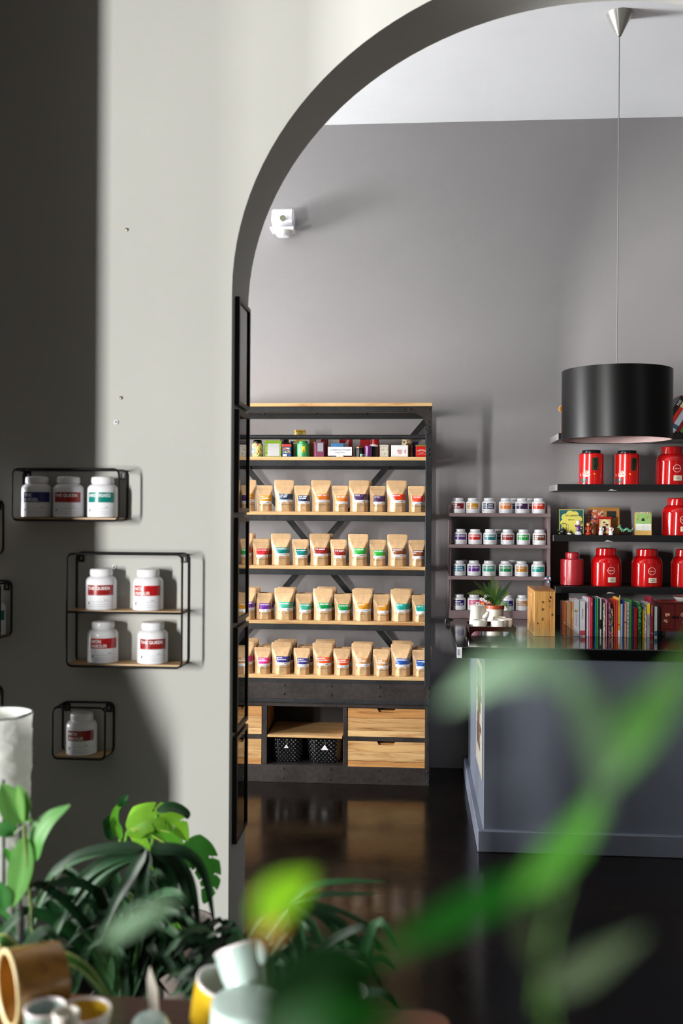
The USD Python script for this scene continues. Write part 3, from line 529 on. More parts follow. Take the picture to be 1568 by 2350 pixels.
jr = [[(1052, (128, 22, 34), ['MON', 'AMOUR'], 'dark red'), (1085.3, (214, 150, 34), ['MELA', 'E CANNELLA'], 'amber'), (1121.9, (28, 46, 96), ['EARL GREY', 'THE KING'], 'navy'), (1160.7, (236, 136, 60), ['ORIENT BANTEL'], 'orange'), (1198.6, (62, 36, 84), ['SPICE'], 'dark purple'), (1236.9, (226, 60, 32), ['VINTAGE'], 'red'), (1181, (20, 40, 60), ['EARL GREY'], 'b'), (1217.5, (120, 24, 34), ['AMOUR'], 'b')],
      [(1057, (94, 54, 134), ['GOOD MORNING'], 'purple'), (1091, (206, 32, 38), ['CHAI ROYALE'], 'scarlet'), (1125.3, (14, 118, 128), ['ANNIVERSARIO'], 'teal'), (1165.5, 'tartan', ['THE QUEEN'], 'tartan'), (1202, (44, 164, 74), ['SENCHA BIO'], 'green'), (1238.6, (116, 62, 44), ['GENMAICHA', 'BIO'], 'brown'), (1145, (14, 70, 80), ['ANNIVERSARIO'], 'b')],
      [(1054.5, (24, 128, 160), ['JASMINE', 'DRAGON PEARL'], 'petrol blue'), (1088.6, (108, 48, 150), ['VELVET PEONY'], 'violet'), (1123.4, (60, 162, 142), ['BACI DI DAMA'], 'sea-green'), (1161.7, (16, 142, 84), ['YUNNAN VERDE'], 'emerald'), (1198, (208, 138, 42), ['AMALFI'], 'ochre'), (1236, (26, 160, 150), ['MENTA'], 'turquoise'), (1179.5, (14, 90, 90), ['MENTA'], 'b'), (1063, (30, 110, 140), ['JASMINE'], 'b')],
      [(1055, (40, 34, 118), ['TISANA', 'RELAX BIO'], 'navy-blue'), (1090, (222, 34, 118), ['TISANA', 'DIGESTIVA'], 'magenta'), (1124, (90, 120, 190), ['FIORI'], 'pale blue'), (1166, (40, 34, 120), ['BOSCO', 'INCANTATO'], 'indigo'), (1201, (198, 146, 100), ['NOCE', 'MANDORLA'], 'tan')]]
rnd = random.Random(4); RW = ['top', 'second', 'third', 'bottom']
for k, row in enumerate(jr):
    hid = 0
    for px, col, lines, cw in row:
        b = cw == 'b'; y = RKY+(.062 if not b else .165)+rnd.uniform(-.003, .003); x = X_(px, y)
        if b: hid += 1
        front = next((c for p, _, _, c in row if c != 'b' and abs(p-px+19 if px > 1100 else p-px-5) < 8), 'first')
        lab = ('white jar with %s band, %s shelf of the mauve rack' % (cw, RW[k])) if not b else 'white jar half hidden behind the %s-banded jar, %s rack shelf' % (front, RW[k])
        jar(.0385, .0885, col, lines, lab, (x, y, RL[k]-.0008), -x/y+rnd.uniform(-.06, .1), 'white tea jars on the mauve rack', -.95, 1.0, (.30, .645), .1)
fb = at(1258, 1330, RKY-.012); t = thing('flower_badge', 'round blue, white and red flower badge hung on the mauve rack', 'badge', (fb[0], RKY-.006, fb[2]-.018))
for i in range(9):
    a = i*2*PI/9; part(t, 'petal', rotx(lathe([(0, .003), (.006, .002), (.0065, 0)], 10), PI/2).apply_translation((fb[0]+.0125*math.cos(a), RKY-.007, fb[2]+.0125*math.sin(a))), [plain((70, 130, 190), .5), plain((236, 236, 240), .5), plain((40, 60, 80), .5)][i % 3])
part(t, 'centre', rotx(lathe([(0, .004), (.006, .003), (.0075, 0)], 14), PI/2).apply_translation((fb[0], RKY-.0075, fb[2])), plain((220, 60, 50), .5))

# ================================================================ WIRE SHELVES on the pier
def wire_shelf(lab, bx0, bx1, yt, yb, mid=None):
    """back frame pixel box on the wall; the front frame stands .094 m before it"""
    x0, x1 = at(bx0, yt, YA)[0]+.003, at(bx1, yt, YA)[0]-.003; z1, z0 = at((bx0+bx1)/2, yt, YA)[2]-.003, at((bx0+bx1)/2, yb, YA)[2]+.003; r = .0034; D = .094
    t = thing('wire_shelf', lab, 'shelf', ((x0+x1)/2, YA-D/2, z0-r)); rr = .018
    def loop(y): return tube([np.array([px, y, pz]) for px, pz in list(rrect(x0, x1, z0, z1, rr).exterior.coords)[:-1]], r, 8, True)
    part(t, 'back_frame', loop(YA-r), WIRE); part(t, 'front_frame', loop(YA-D), WIRE); rods = []
    for x, z in ((x0+.006, z0+.003), (x1-.006, z0+.003), (x0+.006, z1-.003), (x1-.006, z1-.003)): part(t, 'cross_rod', rod((x, YA-r, z), (x, YA-D, z), r), WIRE)
    lv = [z0+r]+([mid] if mid else [])
    for z in lv:
        part(t, 'shelf_board', box(x0+.004, x1-.004, YA-D+.003, YA-.006, z, z+.006, .001), wood('pale_shelf_board', (206, 172, 128), (170, 132, 90), 0, 1.))
        if mid and z == mid:
            part(t, 'front_rail', rod((x0, YA-D, z), (x1, YA-D, z), r), WIRE)
            for x in (x0, x1): part(t, 'cross_rod', rod((x, YA-r, z), (x, YA-D, z), r), WIRE)
    for x in (x0+.006, x1-.026): part(t, 'hanging_eye', ext(shapely.box(x, z1-.03, x+.02, z1-.004).difference(shapely.box(x+.006, z1-.024, x+.014, z1-.012)), .002, 'xz', YA-.006), WIRE)
    return lv
la = wire_shelf('wide black wire shelf holding three jars on the pier', 53, 295, 1077, 1196)
lb_ = wire_shelf('large two-level black wire shelf holding four jars on the pier', 175, 436, 1267, 1523, at(300, 1397.5, YA)[2]-.003)
lc = wire_shelf('small square black wire shelf holding one jar on the pier', 143, 264, 1609, 1728)
ld = wire_shelf('empty black wire shelf cut off at the left edge, the highest there', -230, 10.5, 1146, 1271)
le = wire_shelf('black wire shelf with a teal jar cut off at the left edge', -212, 29.5, 1330, 1459)
lf = wire_shelf('black wire shelf cut off at the left edge above the paper lamp', -230, 8.5, 1570, 1690)
JG = 'white jars on the pier wire shelves'; JY = YA-.052
def pier_jar(px, z, col, lines, lab, yaw=0.): x = X_(px, JY); jar(.0487, .1315, col, lines, lab, (x, JY, z+.0065), -x/JY*.9*-1*-1+yaw, JG, -1.0, .88, (.365, .61), .075)
pier_jar(84.5, la[0], (30, 42, 110), ['THE', 'A NOEL'], 'white jar with navy band, left of three on the wide wire shelf', .05)
pier_jar(157, la[0], 'tartan', ['THE QUEEN'], 'white jar with tartan band, middle of three on the wide wire shelf')
pier_jar(235.5, la[0], (10, 132, 122), ['ANNIVERSARIO'], 'white jar with teal band, right of three on the wide wire shelf', -.05)
pier_jar(233.5, lb_[1], 'tartan', ['THE QUEEN'], 'white jar with tartan band, upper left in the two-level wire shelf')
pier_jar(341, lb_[1], (190, 26, 30), ['MON', 'AMOUR'], 'white jar with red band, upper right in the two-level wire shelf')
pier_jar(238, lb_[0], (178, 24, 28), ['MON', 'AMOUR'], 'white jar with red band, lower left in the two-level wire shelf', .16)
pier_jar(352, lb_[0], 'tartan', ['THE QUEEN'], 'white jar with tartan band, lower right in the two-level wire shelf', .12)
pier_jar(190.5, lc[0], (140, 16, 22), ['MON', 'AMOUR'], 'white jar with dark red band in the small square wire shelf')
pier_jar(-21, le[0], (10, 112, 102), ['MATCHA'], 'white jar with teal band, cut off at the left edge', .2)
# ================================================================ TINS on the top shelf of the bookcase
ZT0 = ZS[0]+.0006
def P_(rgb, r=.35, **k): return plain(rgb, r, **k)
def pxw(px0, px1, y): return X_(px0, y), X_(px1, y)
def ztop(py, y): return Z_(py, y, 780)
GT = 'tea tins of the collection on the top shelf'
def round_tin(name, lab, px0, px1, pt, y, m, lidm, dome=True, extra=None, cat='tin', group=GT, zb=None, neck=.78, lidh=.16):
    x0, x1 = pxw(px0, px1, y); cx, R = (x0+x1)/2, (x1-x0)/2; zb = ZT0 if zb is None else zb; h = ztop(pt, y)-zb; b = h*(1-lidh)
    t = thing(name, lab, cat, (cx, y, zb), -cx/y, group=group)
    part(t, 'body', lathe([(0, 0), (R*.97, 0), (R, .003), (R, b*.9 if dome else b-.002), (R*.96, b*.95 if dome else b), (R*neck, b), (0, b)], 36), m, smooth=40, local=True)
    part(t, 'lid', lathe([(R*neck*1.02, b-.002), (R*neck*1.03, b+.002), (R*neck*1.03, h-.006), (R*neck*.9, h-.001), (R*neck*.5, h), (0, h)], 36), lidm, smooth=40, local=True)
    if extra: extra(t, R, h)
    return t
def box_tin(name, lab, px0, px1, pt, y, m, lidm, depth=.06, rot=0., extra=None, cat='tin', group=GT, zb=None, lidh=.14, over=.0015):
    x0, x1 = pxw(px0, px1, y); zb = ZT0 if zb is None else zb; h = ztop(pt, y)-zb; w = (x1-x0)/2; cx = (x0+x1)/2
    t = thing(name, lab, cat, (cx, y+depth/2, zb), rot-cx/y*.6, group=group)
    b = h*(1-lidh) if lidm is not None else h
    part(t, 'body', box(-w+over, w-over, -depth/2, depth/2, 0, b, .003), m, local=True)
    if lidm is not None: part(t, 'lid', box(-w, w, -depth/2-over, depth/2+over, b, h, .003), lidm, local=True)
    if extra: extra(t, w, h, -depth/2)
    return t
def face(t, name, x0, x1, z0, z1, y, m, label=None): return part(t, name, box(x0, x1, y-.0012, y-.0004, z0, z1, .0002), m, label, local=True)
def words_on(t, lines, x, y, z, h, m, gap=1.5, center=True, fit=None, par=None):
    part(par or t, 'lettering', [text_at(l, h*s, x, y, z-i*h*gap, fit, center) for i, (l, s) in enumerate([(q, 1) if isinstance(q, str) else q for q in lines])], m, smooth=False, local=True)
YF, YM = BY+.06, BY+.2
FLOR = spots('floral_print', (240, 214, 96), [(222, 60, 40), (240, 140, 40), (60, 130, 190), (240, 230, 210), (120, 160, 60)], 90., thr=.47)
round_tin('floral_tin', 'yellow floral-printed round tin with black lid, first on the top shelf', 577.5, 603, 1010, YF, FLOR, BLACKG, lidh=.2)
def oct_extra(t, w, h, y): face(t, 'label', -w*.72, w*.72, h*.06, h*.82, y, PAPER, 'large blank white label')
box_tin('octagonal_tin', 'lime-green dotted tin with a large white label on the top shelf', 605, 643, 1011, YF, spots('lime_dots', (168, 206, 60), [(210, 230, 120), (120, 170, 40)], 160.), P_((160, 205, 50)), .075, .12, oct_extra)
round_tin('navy_lidded_tin', 'dark navy lidded tin behind the small red and blue box', 640, 664.5, 1006.5, YM, P_((26, 28, 46)), P_((18, 20, 40), .25))
def comic(t, w, h, y):
    face(t, 'picture', -w*.75, w*.75, h*.3, h*.72, y, spots('comic_print', (226, 220, 210), [(60, 110, 190), (230, 120, 60), (200, 50, 50), (90, 160, 90)], 140., thr=.45)); face(t, 'label', -w*.8, 0, h*.06, h*.24, y, PAPER)
box_tin('small_box', 'small red-topped blue box with a picture panel on the top shelf', 646, 667.5, 1019, YF, P_((60, 90, 160)), P_((214, 76, 72)), .045, 0, comic, lidh=.22)
box_tin('dark_green_box', 'dark green carton pushed back behind the grey tin', 664, 681, 1013, YM+.03, P_((20, 70, 40)), None, .05)
box_tin('grey_tin', 'olive-grey square tin left of the green domed tin', 671.5, 690, 1015, YF+.05, P_((120, 126, 104)), P_((140, 146, 120)), .05)
def gold_extra(t, w, h, y): face(t, 'panel', -w*.85, w*.85, h*.04, h*.9, y, P_((222, 200, 110), .4)); words_on(t, ['TEA', 'CHINA'], 0, y-.0015, h*.93-.006, .007, P_((60, 50, 20)))
box_tin('tall_gold_tin', 'tall pale gold tin rising above the guard tube', 674, 698, 986, YM, P_((206, 178, 84), .3, metal=.3), P_((196, 160, 66), .3), .06, .2, gold_extra, lidh=.06)
def gl(t, R, h): part(t, 'label', band(R, -.22, .3, h*.28, h*.66, .0006, 8), P_((240, 206, 40)), local=True); part(t, 'small_print', band(R, -.1, .2, h*.3, h*.42, .0009, 5), P_((200, 120, 30)), local=True)
round_tin('green_domed_tin', 'green domed round tin with a yellow label on the top shelf', 681, 710, 1012, YF, P_((64, 160, 90), .22, coat=.4), P_((60, 150, 84), .22, coat=.4), neck=.7, extra=gl, lidh=.13)
box_tin('brown_box', 'brown carton at the back between green and pink tins', 708, 724, 1006, YM+.03, P_((120, 80, 36)), None, .05)
def pinkx(t, w, h, y): face(t, 'label', -w*.45, w*.7, h*.38, h*.95, y, P_((206, 214, 224)))
box_tin('pink_tin', 'metallic pink square tin with a pale label on the top shelf', 718, 741, 1014.5, YF, P_((196, 112, 150), .25, metal=.4), P_((206, 126, 160), .25, metal=.4), .055, .25, pinkx, lidh=.06)
box_tin('dark_red_box', 'dark red carton behind the blue tin', 733, 752, 1006, YM, P_((110, 24, 18)), None, .05)
box_tin('blue_tin', 'sky-blue lidded tin behind the handwritten card', 759, 788, 1017, YF+.05, P_((70, 130, 184), .3), P_((84, 146, 200), .3), .06, 0, None, lidh=.3)
def redx(t, w, h, y):
    part(t, 'picture', ext(Polygon([(-.4*w, .55*h), (-.1*w, .5*h), (.1*w, .4*h), (.45*w, .5*h), (.4*w, .75*h), (.5*w, .98*h), (.3*w, .85*h), (.2*w, .98*h), (.1*w, .8*h), (-.3*w, .7*h)]), .0008, 'xz', y-.001), P_((170, 166, 166)), 'grey animal head print', local=True)
box_tin('red_gift_tin', 'dark red tin printed with a grey animal head, back row', 776, 808, 1005, YM, P_((140, 20, 28), .3), None, .06, 0, redx)
box_tin('red_striped_box', 'red box with a pale stripe at the back of the top shelf', 824, 849, 1006, YM, P_((160, 22, 30)), P_((210, 190, 180)), .06, lidh=.05)
def cardx():
    x0, x1 = pxw(752, 807, YF-.03); z0, z1 = ZT0+.008, Z_(1025.5, YF-.03, 780); cx = (x0+x1)/2
    t = thing('shelf_card', 'white handwritten card on a clear stand, middle of the top shelf', 'sign', (cx, YF-.03, ZT0)); w = (x1-x0)/2; h = z1-ZT0
    part(t, 'card', box(-w, w, -.001, .001, .008, h, .0004), PAPER, local=True); part(t, 'stand', [box(-w*.3, w*.3, -.012, .012, 0, .003, .0008), box(-w*.3, w*.3, -.004, -.0022, 0, .014, .0004)], P_((225, 228, 232), .15), local=True)
    m = text_at('Collezioni Private', .0105, -w*.88, -.0014, h*.62, 1.76*w, bold=False); m.vertices[:, 0] += (m.vertices[:, 2]-h*.6)*.35; part(t, 'handwriting', [m], P_((24, 24, 60)), smooth=False, local=True)
    words_on(t, ['DO NOT TOUCH'], 0, -.0014, h*.42, .0052, P_((24, 24, 60)))
    part(t, 'underline', tube([(-w*.2, -.0014, h*.3), (w*.1, -.0014, h*.31)], .0005, 5), P_((120, 120, 150)), local=True)
cardx()
def blackx(t, R, h): part(t, 'label', band(R, -.6, .6, h*.2, h*.55, .0005, 10), P_((48, 46, 40)), local=True); part(t, 'lid_ring', band(R*.86, -1.4, 1.4, h*.8, h*.86, .002, 14), P_((190, 160, 110), .3, metal=.6), local=True)
round_tin('black_caddy', 'black round caddy with bronze lid behind the tiny cup', 815, 834.5, 1023, YF+.02, P_((18, 17, 16), .3), P_((130, 70, 46), .3, metal=.5), extra=blackx, neck=.84, lidh=.14)
def mini():
    p = at(830.5, 1045, YF-.035); t = thing('tiny_cup', 'tiny multicoloured cup with a blue handle on the top shelf', 'cup', (p[0], YF-.035, ZT0))
    part(t, 'bowl', lathe([(0, 0), (.0075, 0), (.0095, .004), (.0105, .017), (.0095, .017), (.0085, .004), (0, .003)], 20), spots('harlequin_glaze', (70, 190, 180), [(220, 60, 50), (240, 200, 60), (60, 160, 90)], 120.), local=True)
    part(t, 'handle', tube(bez([(.01, 0, .014), (.018, 0, .013), (.018, 0, .006), (.0095, 0, .004)], 10), .0016, 6), P_((70, 150, 220)), local=True)
mini()
round_tin('purple_canister', 'slim glossy purple canister on the top shelf', 836.5, 853, 1022.5, YF, P_((104, 34, 112), .2, coat=.5), P_((120, 44, 126), .2, coat=.5), neck=.98, lidh=.12)
round_tin('black_canister', 'black canister with a white lid beside the purple one', 848, 867, 1020, YF+.035, P_((22, 22, 26), .3), P_((232, 232, 238), .3), neck=.98, lidh=.14)
round_tin('red_canister', 'bright red canister at the back above the black canister', 850, 870, 1003, YM+.02, P_((190, 24, 26), .22, coat=.4), P_((190, 24, 26), .22), neck=.9)
box_tin('cream_square_tin', 'cream tin with small grey drawings near the white tin', 871, 891.5, 1020.5, YF, spots('grey_sketches', (214, 208, 192), [(120, 116, 110), (214, 208, 192), (206, 190, 170), (214, 208, 192)], 130., thr=.58), P_((214, 206, 196)), .05, -.05, lidh=.16)
def whx(t, w, h, y):
    words_on(t, ['PARTY', 'SALSA', 'TEA'], -.0, y-.0012, h*.52, .0062, P_((196, 60, 66)), 1.35); face(t, 'print', w*.55, w*.62, h*.3, h*.62, y, P_((200, 70, 80)))
box_tin('white_tin', 'wide white tin box with red lettering on the top shelf', 896.5, 937, 1021, YF-.01, P_((238, 238, 240), .25), None, .05, 0, whx)
box_tin('bronze_box', 'bronze-brown box tucked behind the white tin', 930, 944, 1018, YF+.04, P_((96, 66, 24), .35, metal=.4), None, .06)
round_tin('floral_jar', 'cream floral lidded jar at the back near the post', 921, 946, 1003, YM, spots('blue_floral', (226, 206, 160), [(40, 60, 120), (200, 120, 60), (60, 110, 90)], 110.), P_((206, 180, 120)), neck=.95)
box_tin('navy_box', 'navy carton at the back right of the top shelf', 944, 960, 1014, YM, P_((24, 30, 84)), None, .05)
def twx(t, w, h, y):
    m = text('TWININGS', .0098, 1.5*w); m.vertices[:, 0] -= m.vertices[:, 0].mean(); v = m.vertices.copy(); m.vertices = np.stack([v[:, 0], y-.0012-v[:, 2], h*.5+v[:, 1]-v[:, 0]**2*9], -1); part(t, 'lettering', [m], P_((238, 214, 200)), smooth=False, local=True)
    words_on(t, ['ENGLISH', 'BREAKFAST TEA'], 0, y-.0012, h*.33, .0042, P_((240, 190, 170)), 1.6)
box_tin('red_gold_tin', 'bright red square tin with gold lid at the right end of the top shelf', 953, 981, 1020.5, YF, P_((206, 30, 26), .3), P_((200, 176, 84), .25, metal=.6), .06, 0, twx, lidh=.13)

# ================================================================ RIGHT WALL SHELVES
RED = plain((186, 14, 16), .12, coat=.6, name='red_enamel', var=.02); REDM = plain((206, 22, 20), .2, coat=.3, name='red_tin_print', var=.03); CREAM = P_((226, 222, 200))
def red_canister(px0, px1, pt, zb, lab, y=WSY+.12, px=1400, logo=True):
    x0, x1 = pxw(px0, px1, y); R = (x1-x0)/2; cx = (x0+x1)/2; h = Z_(pt, y, (px0+px1)/2)-zb
    t = thing('red_tea_canister', lab, 'canister', (cx, y, zb+.0006), -cx/y, group='large red tea canisters on the wall shelves')
    part(t, 'body', lathe([(0, 0), (R*.985, 0), (R, .004), (R, h*.595), (R*1.02, h*.6), (R*1.02, h*.612), (R, h*.618), (R*.975, h*.66), (R*.92, h*.715), (R*.83, h*.765), (R*.72, h*.795), (R*.67, h*.805), (0, h*.805)], 48), RED, smooth=45, local=True)
    part(t, 'lid', lathe([(R*.67, h*.80), (R*.685, h*.805), (R*.685, h*.965), (R*.66, h*.985), (R*.4, h), (0, h)], 40), RED, smooth=40, local=True)
    if logo:
        a = .34; zc = h*.415; rr = R*.25; m = ext(Point(0, 0).buffer(rr, 16).difference(Point(0, 0).buffer(rr*.86, 16)), .0004, 'xy'); m.vertices += [0, zc, .0004]; wd = text('Peppino', .006, rr*1.5); wd.vertices[:, 0] -= wd.vertices[:, 0].mean(); wd.vertices[:, 1] += zc-.003; wd.vertices[:, 2] += .0006
        part(t, 'logo', wrap(as_mesh([m, wd]), R, a), P_((240, 196, 190)), 'white ring logo', smooth=False, local=True)
        c = part(t, 'label_card', band(R, .12, .66, h*.105, h*.235, .0008, 8), CREAM, 'cream label card', local=True); tx = []
        for i, s in enumerate(['TE VERDE', 'JASMINE TEA']): q = text(s, .0048, R*.34); q.vertices[:, 0] -= q.vertices[:, 0].mean(); q.vertices[:, 1] += h*.18-i*.009; q.vertices[:, 2] += .0012; tx.append(wrap(q, R, .39))
        part(c, 'lettering', tx, P_((170, 60, 60)), smooth=False, local=True)
        part(t, 'label_holder', [band(R, .09, .105, h*.09, h*.26, .0014, 2), band(R, .09, .68, h*.085, h*.1, .0014, 8)], P_((200, 60, 40), .2, metal=.5), local=True)
    return t
red_canister(1358, 1427, 1257, WS[3], 'large red canister with label card on the lowest shelf, left of the matching ones')
red_canister(1450.5, 1521, 1259, WS[3], 'large red canister with label card, second from left on the lowest shelf')
red_canister(1541, 1611, 1260, WS[3], 'large red canister cut off by the right edge on the lowest shelf')
red_canister(1520, 1596, 1143, WS[2], 'large red canister right of the desk calendar on the third shelf')
red_canister(1505, 1578, 1025, WS[1], 'large red canister right of the peony tins on the second shelf')
def woven_red():
    y = WSY+.13; x0, x1 = pxw(1287.5, 1340, y); R = (x1-x0)/2; cx = (x0+x1)/2; zb = WS[3]+.0006; h = Z_(1267, y, 1313)-zb
    t = thing('embossed_red_tin', 'dusky red embossed tin in shade at the left of the lowest shelf', 'tin', (cx, y, zb), -cx/y); m = plain((176, 40, 50), .3, coat=.3, name='dusky_red_tin')
    part(t, 'body', lathe([(0, 0), (R, .002), (R, h*.76), (R*.95, h*.79), (R*.7, h*.81), (0, h*.81)], 40), m, smooth=40, local=True)
    part(t, 'lid', lathe([(R*.56, h*.805), (R*.56, h*.84), (R*.6, h*.85), (R*.6, h*.965), (R*.5, h), (0, h)], 36), m, smooth=40, local=True)
    em = []
    for i in range(14):
        for j in range(20): em.append(band(R, -1.5+i*.215+(.1 if j % 2 else 0), -1.5+i*.215+.15+(.1 if j % 2 else 0), h*(.03+j*.036), h*(.03+j*.036+.024), .0011, 3))
    part(t, 'embossing', em, m, local=True, kind='stuff')
woven_red()
PEONY = P_((240, 196, 180)); PEONY2 = P_((226, 120, 110)); LEAFT = P_((24, 84, 84))
FU = [[(.5, 1), (.5, .93)], [(.15, .92), (.85, .92), (.8, .84)], [(.15, .92), (.12, .82)], [(.3, .8), (.7, .8)], [(.33, .7), (.67, .7), (.67, .6), (.33, .6), (.33, .7)], [(.2, .5), (.8, .5), (.8, .05), (.2, .05), (.2, .5)], [(.5, .5), (.5, .05)], [(.2, .28), (.8, .28)]]
GUI = [[(.25, .98), (.75, .98), (.75, .84), (.25, .84), (.25, .98)], [(.5, 1.02), (.5, .78)], [(.1, .75), (.9, .75)], [(.28, .66), (.72, .66), (.72, .3), (.28, .3), (.28, .66)], [(.28, .54), (.72, .54)], [(.28, .42), (.72, .42)], [(.42, .28), (.15, .05)], [(.58, .28), (.88, .05)]]
def peony_tin(px0, px1, pt, lab, a_card):
    y = WSY+.1; x0, x1 = pxw(px0, px1, y); R = (x1-x0)/2; cx = (x0+x1)/2; zb = WS[1]+.0006; h = Z_(pt, y, (px0+px1)/2)-zb
    t = thing('peony_tin', lab, 'tin', (cx, y, zb), -cx/y, group='red peony tins on the second shelf')
    part(t, 'body', lathe([(0, 0), (R, .001), (R, h*.86), (R*1.01, h*.865), (R*1.01, h*.875), (R*.9, h*.9), (R*.74, h*.905), (0, h*.905)], 44), REDM, smooth=40, local=True)
    part(t, 'lid', lathe([(R*.74, h*.90), (R*.77, h*.905), (R*.77, h*.965), (R*.74, h*.99), (R*.6, h), (0, h)], 40), P_((20, 20, 28), .2, coat=.3), 'black lid', smooth=40, local=True)
    c = part(t, 'name_panel', band(R, a_card-.27, a_card+.27, h*.4, h*.77, .0006, 8), P_((48, 60, 34)), 'dark green panel', local=True); st = []
    for ch, z in ((FU, h*.60), (GUI, h*.42)):
        s = strokes(ch, .0011, 0, 0, 0, .03); v = s.vertices; s.vertices = np.stack([v[:, 0]-.016, v[:, 2]+z, .0009-v[:, 1]], -1); st.append(wrap(s, R, a_card))
    part(c, 'characters', st, P_((10, 10, 10)), smooth=False, local=True); part(c, 'seal', band(R, a_card+.14, a_card+.22, h*.44, h*.49, .0012, 2), P_((210, 40, 30)), local=True)
    rr = random.Random(3); fl, f2, lf = [], [], []
    def disc(x, z, r, off, n=10): m = ext(Point(0, 0).buffer(r, 5), .0003, 'xy'); m.vertices += [x, z, off]; return wrap(m, R, 0)
    for i in range(30): a = rr.uniform(0, 2*PI); q = .0165*math.sqrt(rr.random()); (fl if i % 3 else f2).append(disc(-R*.42+q*math.cos(a)*1.25, h*.3+q*math.sin(a), rr.uniform(.003, .0058), .0005+.0001*(i % 4)))
    for i in range(7): fl.append(disc(-R*.98+rr.uniform(-.003, .003), h*.27+rr.uniform(-.006, .006), .0026, .0005))
    for i in range(26): lf.append(disc(-R*.75+rr.uniform(-.02, .026), h*.1+rr.uniform(-.012, .02), rr.uniform(.003, .006), .0004))
    part(t, 'peony_print', fl, PEONY, local=True); part(t, 'peony_petals', f2, PEONY2, local=True); part(t, 'leaf_print', lf, LEAFT, local=True)
    part(t, 'butterfly_print', [disc(R*.22, h*.315, .0034, .0005), disc(R*.28, h*.295, .004, .0006)], P_((226, 180, 50)), local=True); part(t, 'ink_column', band(R, -1.02, -.95, h*.36, h*.48, .0005, 2), P_((90, 40, 10)), local=True)
peony_tin(1329, 1385, 1033, 'red peony tin with black lid, left of two on the second shelf', .34)
peony_tin(1410, 1467, 1034, 'red peony tin with black lid, right of two on the second shelf', .62)

# ---- trinkets on the third shelf
ZW = WS[2]+.0006
def wx(px, y): return X_(px, y)
def slab(name, lab, cat, px0, px1, pt, y, th, m, lean=.15, r=.004, extra=None):
    x0, x1 = pxw(px0, px1, y); w = (x1-x0)/2; cx = (x0+x1)/2; h = (Z_(pt, y+.02, (px0+px1)/2)-ZW)/math.cos(lean)
    t = thing(name, lab, cat, (cx, y, ZW+.0005), rot=(-math.degrees(lean), 0, math.degrees(-cx/y*.5)))
    part(t, 'panel', ext(rrect(-w, w, 0, h, r), th, 'xz', -th), m, local=True)
    if extra: extra(t, w, h, -th)
    return t
def lib(t, w, h, y):
    part(t, 'corners', ext(shapely.box(-w*.96, 0.01*h, w*.96, h*.97), .0006, 'xz', y-.0006), P_((22, 84, 92)), local=True)
    cl = shapely.union_all([Point(a*w, b*h).buffer(c*w, 8) for a, b, c in [(-.1, .8, .32), (.3, .78, .3), (-.5, .68, .3), (.6, .6, .28), (-.62, .45, .28), (.62, .38, .3), (0, .5, .6), (-.4, .25, .4), (.4, .2, .4)]]).intersection(shapely.box(-w*.92, .03*h, w*.92, h*.95))
    part(t, 'cloud_panel', ext(cl, .0006, 'xz', y-.0013), P_((206, 196, 90)), 'yellow cloud-shaped panel', local=True); words_on(t, [('TEA LIBRARY', 1)], 0, y-.0016, h*.72, .0085, P_((40, 50, 40)), fit=w*1.25)
    part(t, 'border', ext(shapely.box(-w, 0, w, h).difference(shapely.box(-w*.95, h*.03, w*.95, h*.97)), .0012, 'xz', y-.0012), P_((180, 170, 80)), local=True)
    words_on(t, ['grand cru'], 0, y-.0016, h*.56, .006, P_((60, 60, 30)))
slab('green_tea_chest', 'green and yellow cloud-patterned tea box at the left of the third shelf', 'tea box', 1283, 1339, 1170, WSY+.1, .03, P_((20, 66, 62)), .06, .002, lib)
def brd(t, w, h, y):
    part(t, 'collage', ext(shapely.box(-w*.88, h*.32, -w*.02, h*.9), .0006, 'xz', y-.0006), spots('photo_collage', (120, 60, 60), [(200, 120, 80), (230, 200, 170), (120, 40, 60), (80, 60, 120), (210, 80, 60)], 80., thr=.35), 'collage of small pictures', local=True)
    part(t, 'dark_plaque', ext(shapely.box(w*.2, h*.62, w*.8, h*.86), .001, 'xz', y-.001), P_((40, 40, 36)), 'black plaque', local=True)
slab('bamboo_board', 'honey-coloured board with rounded corners, black plaque and picture collage', 'board', 1350, 1422, 1165, WSY+.17, .008, wood('bamboo_board_wood', (206, 146, 70), (168, 108, 44), 0, 1.2, .35), .12, .012, brd)
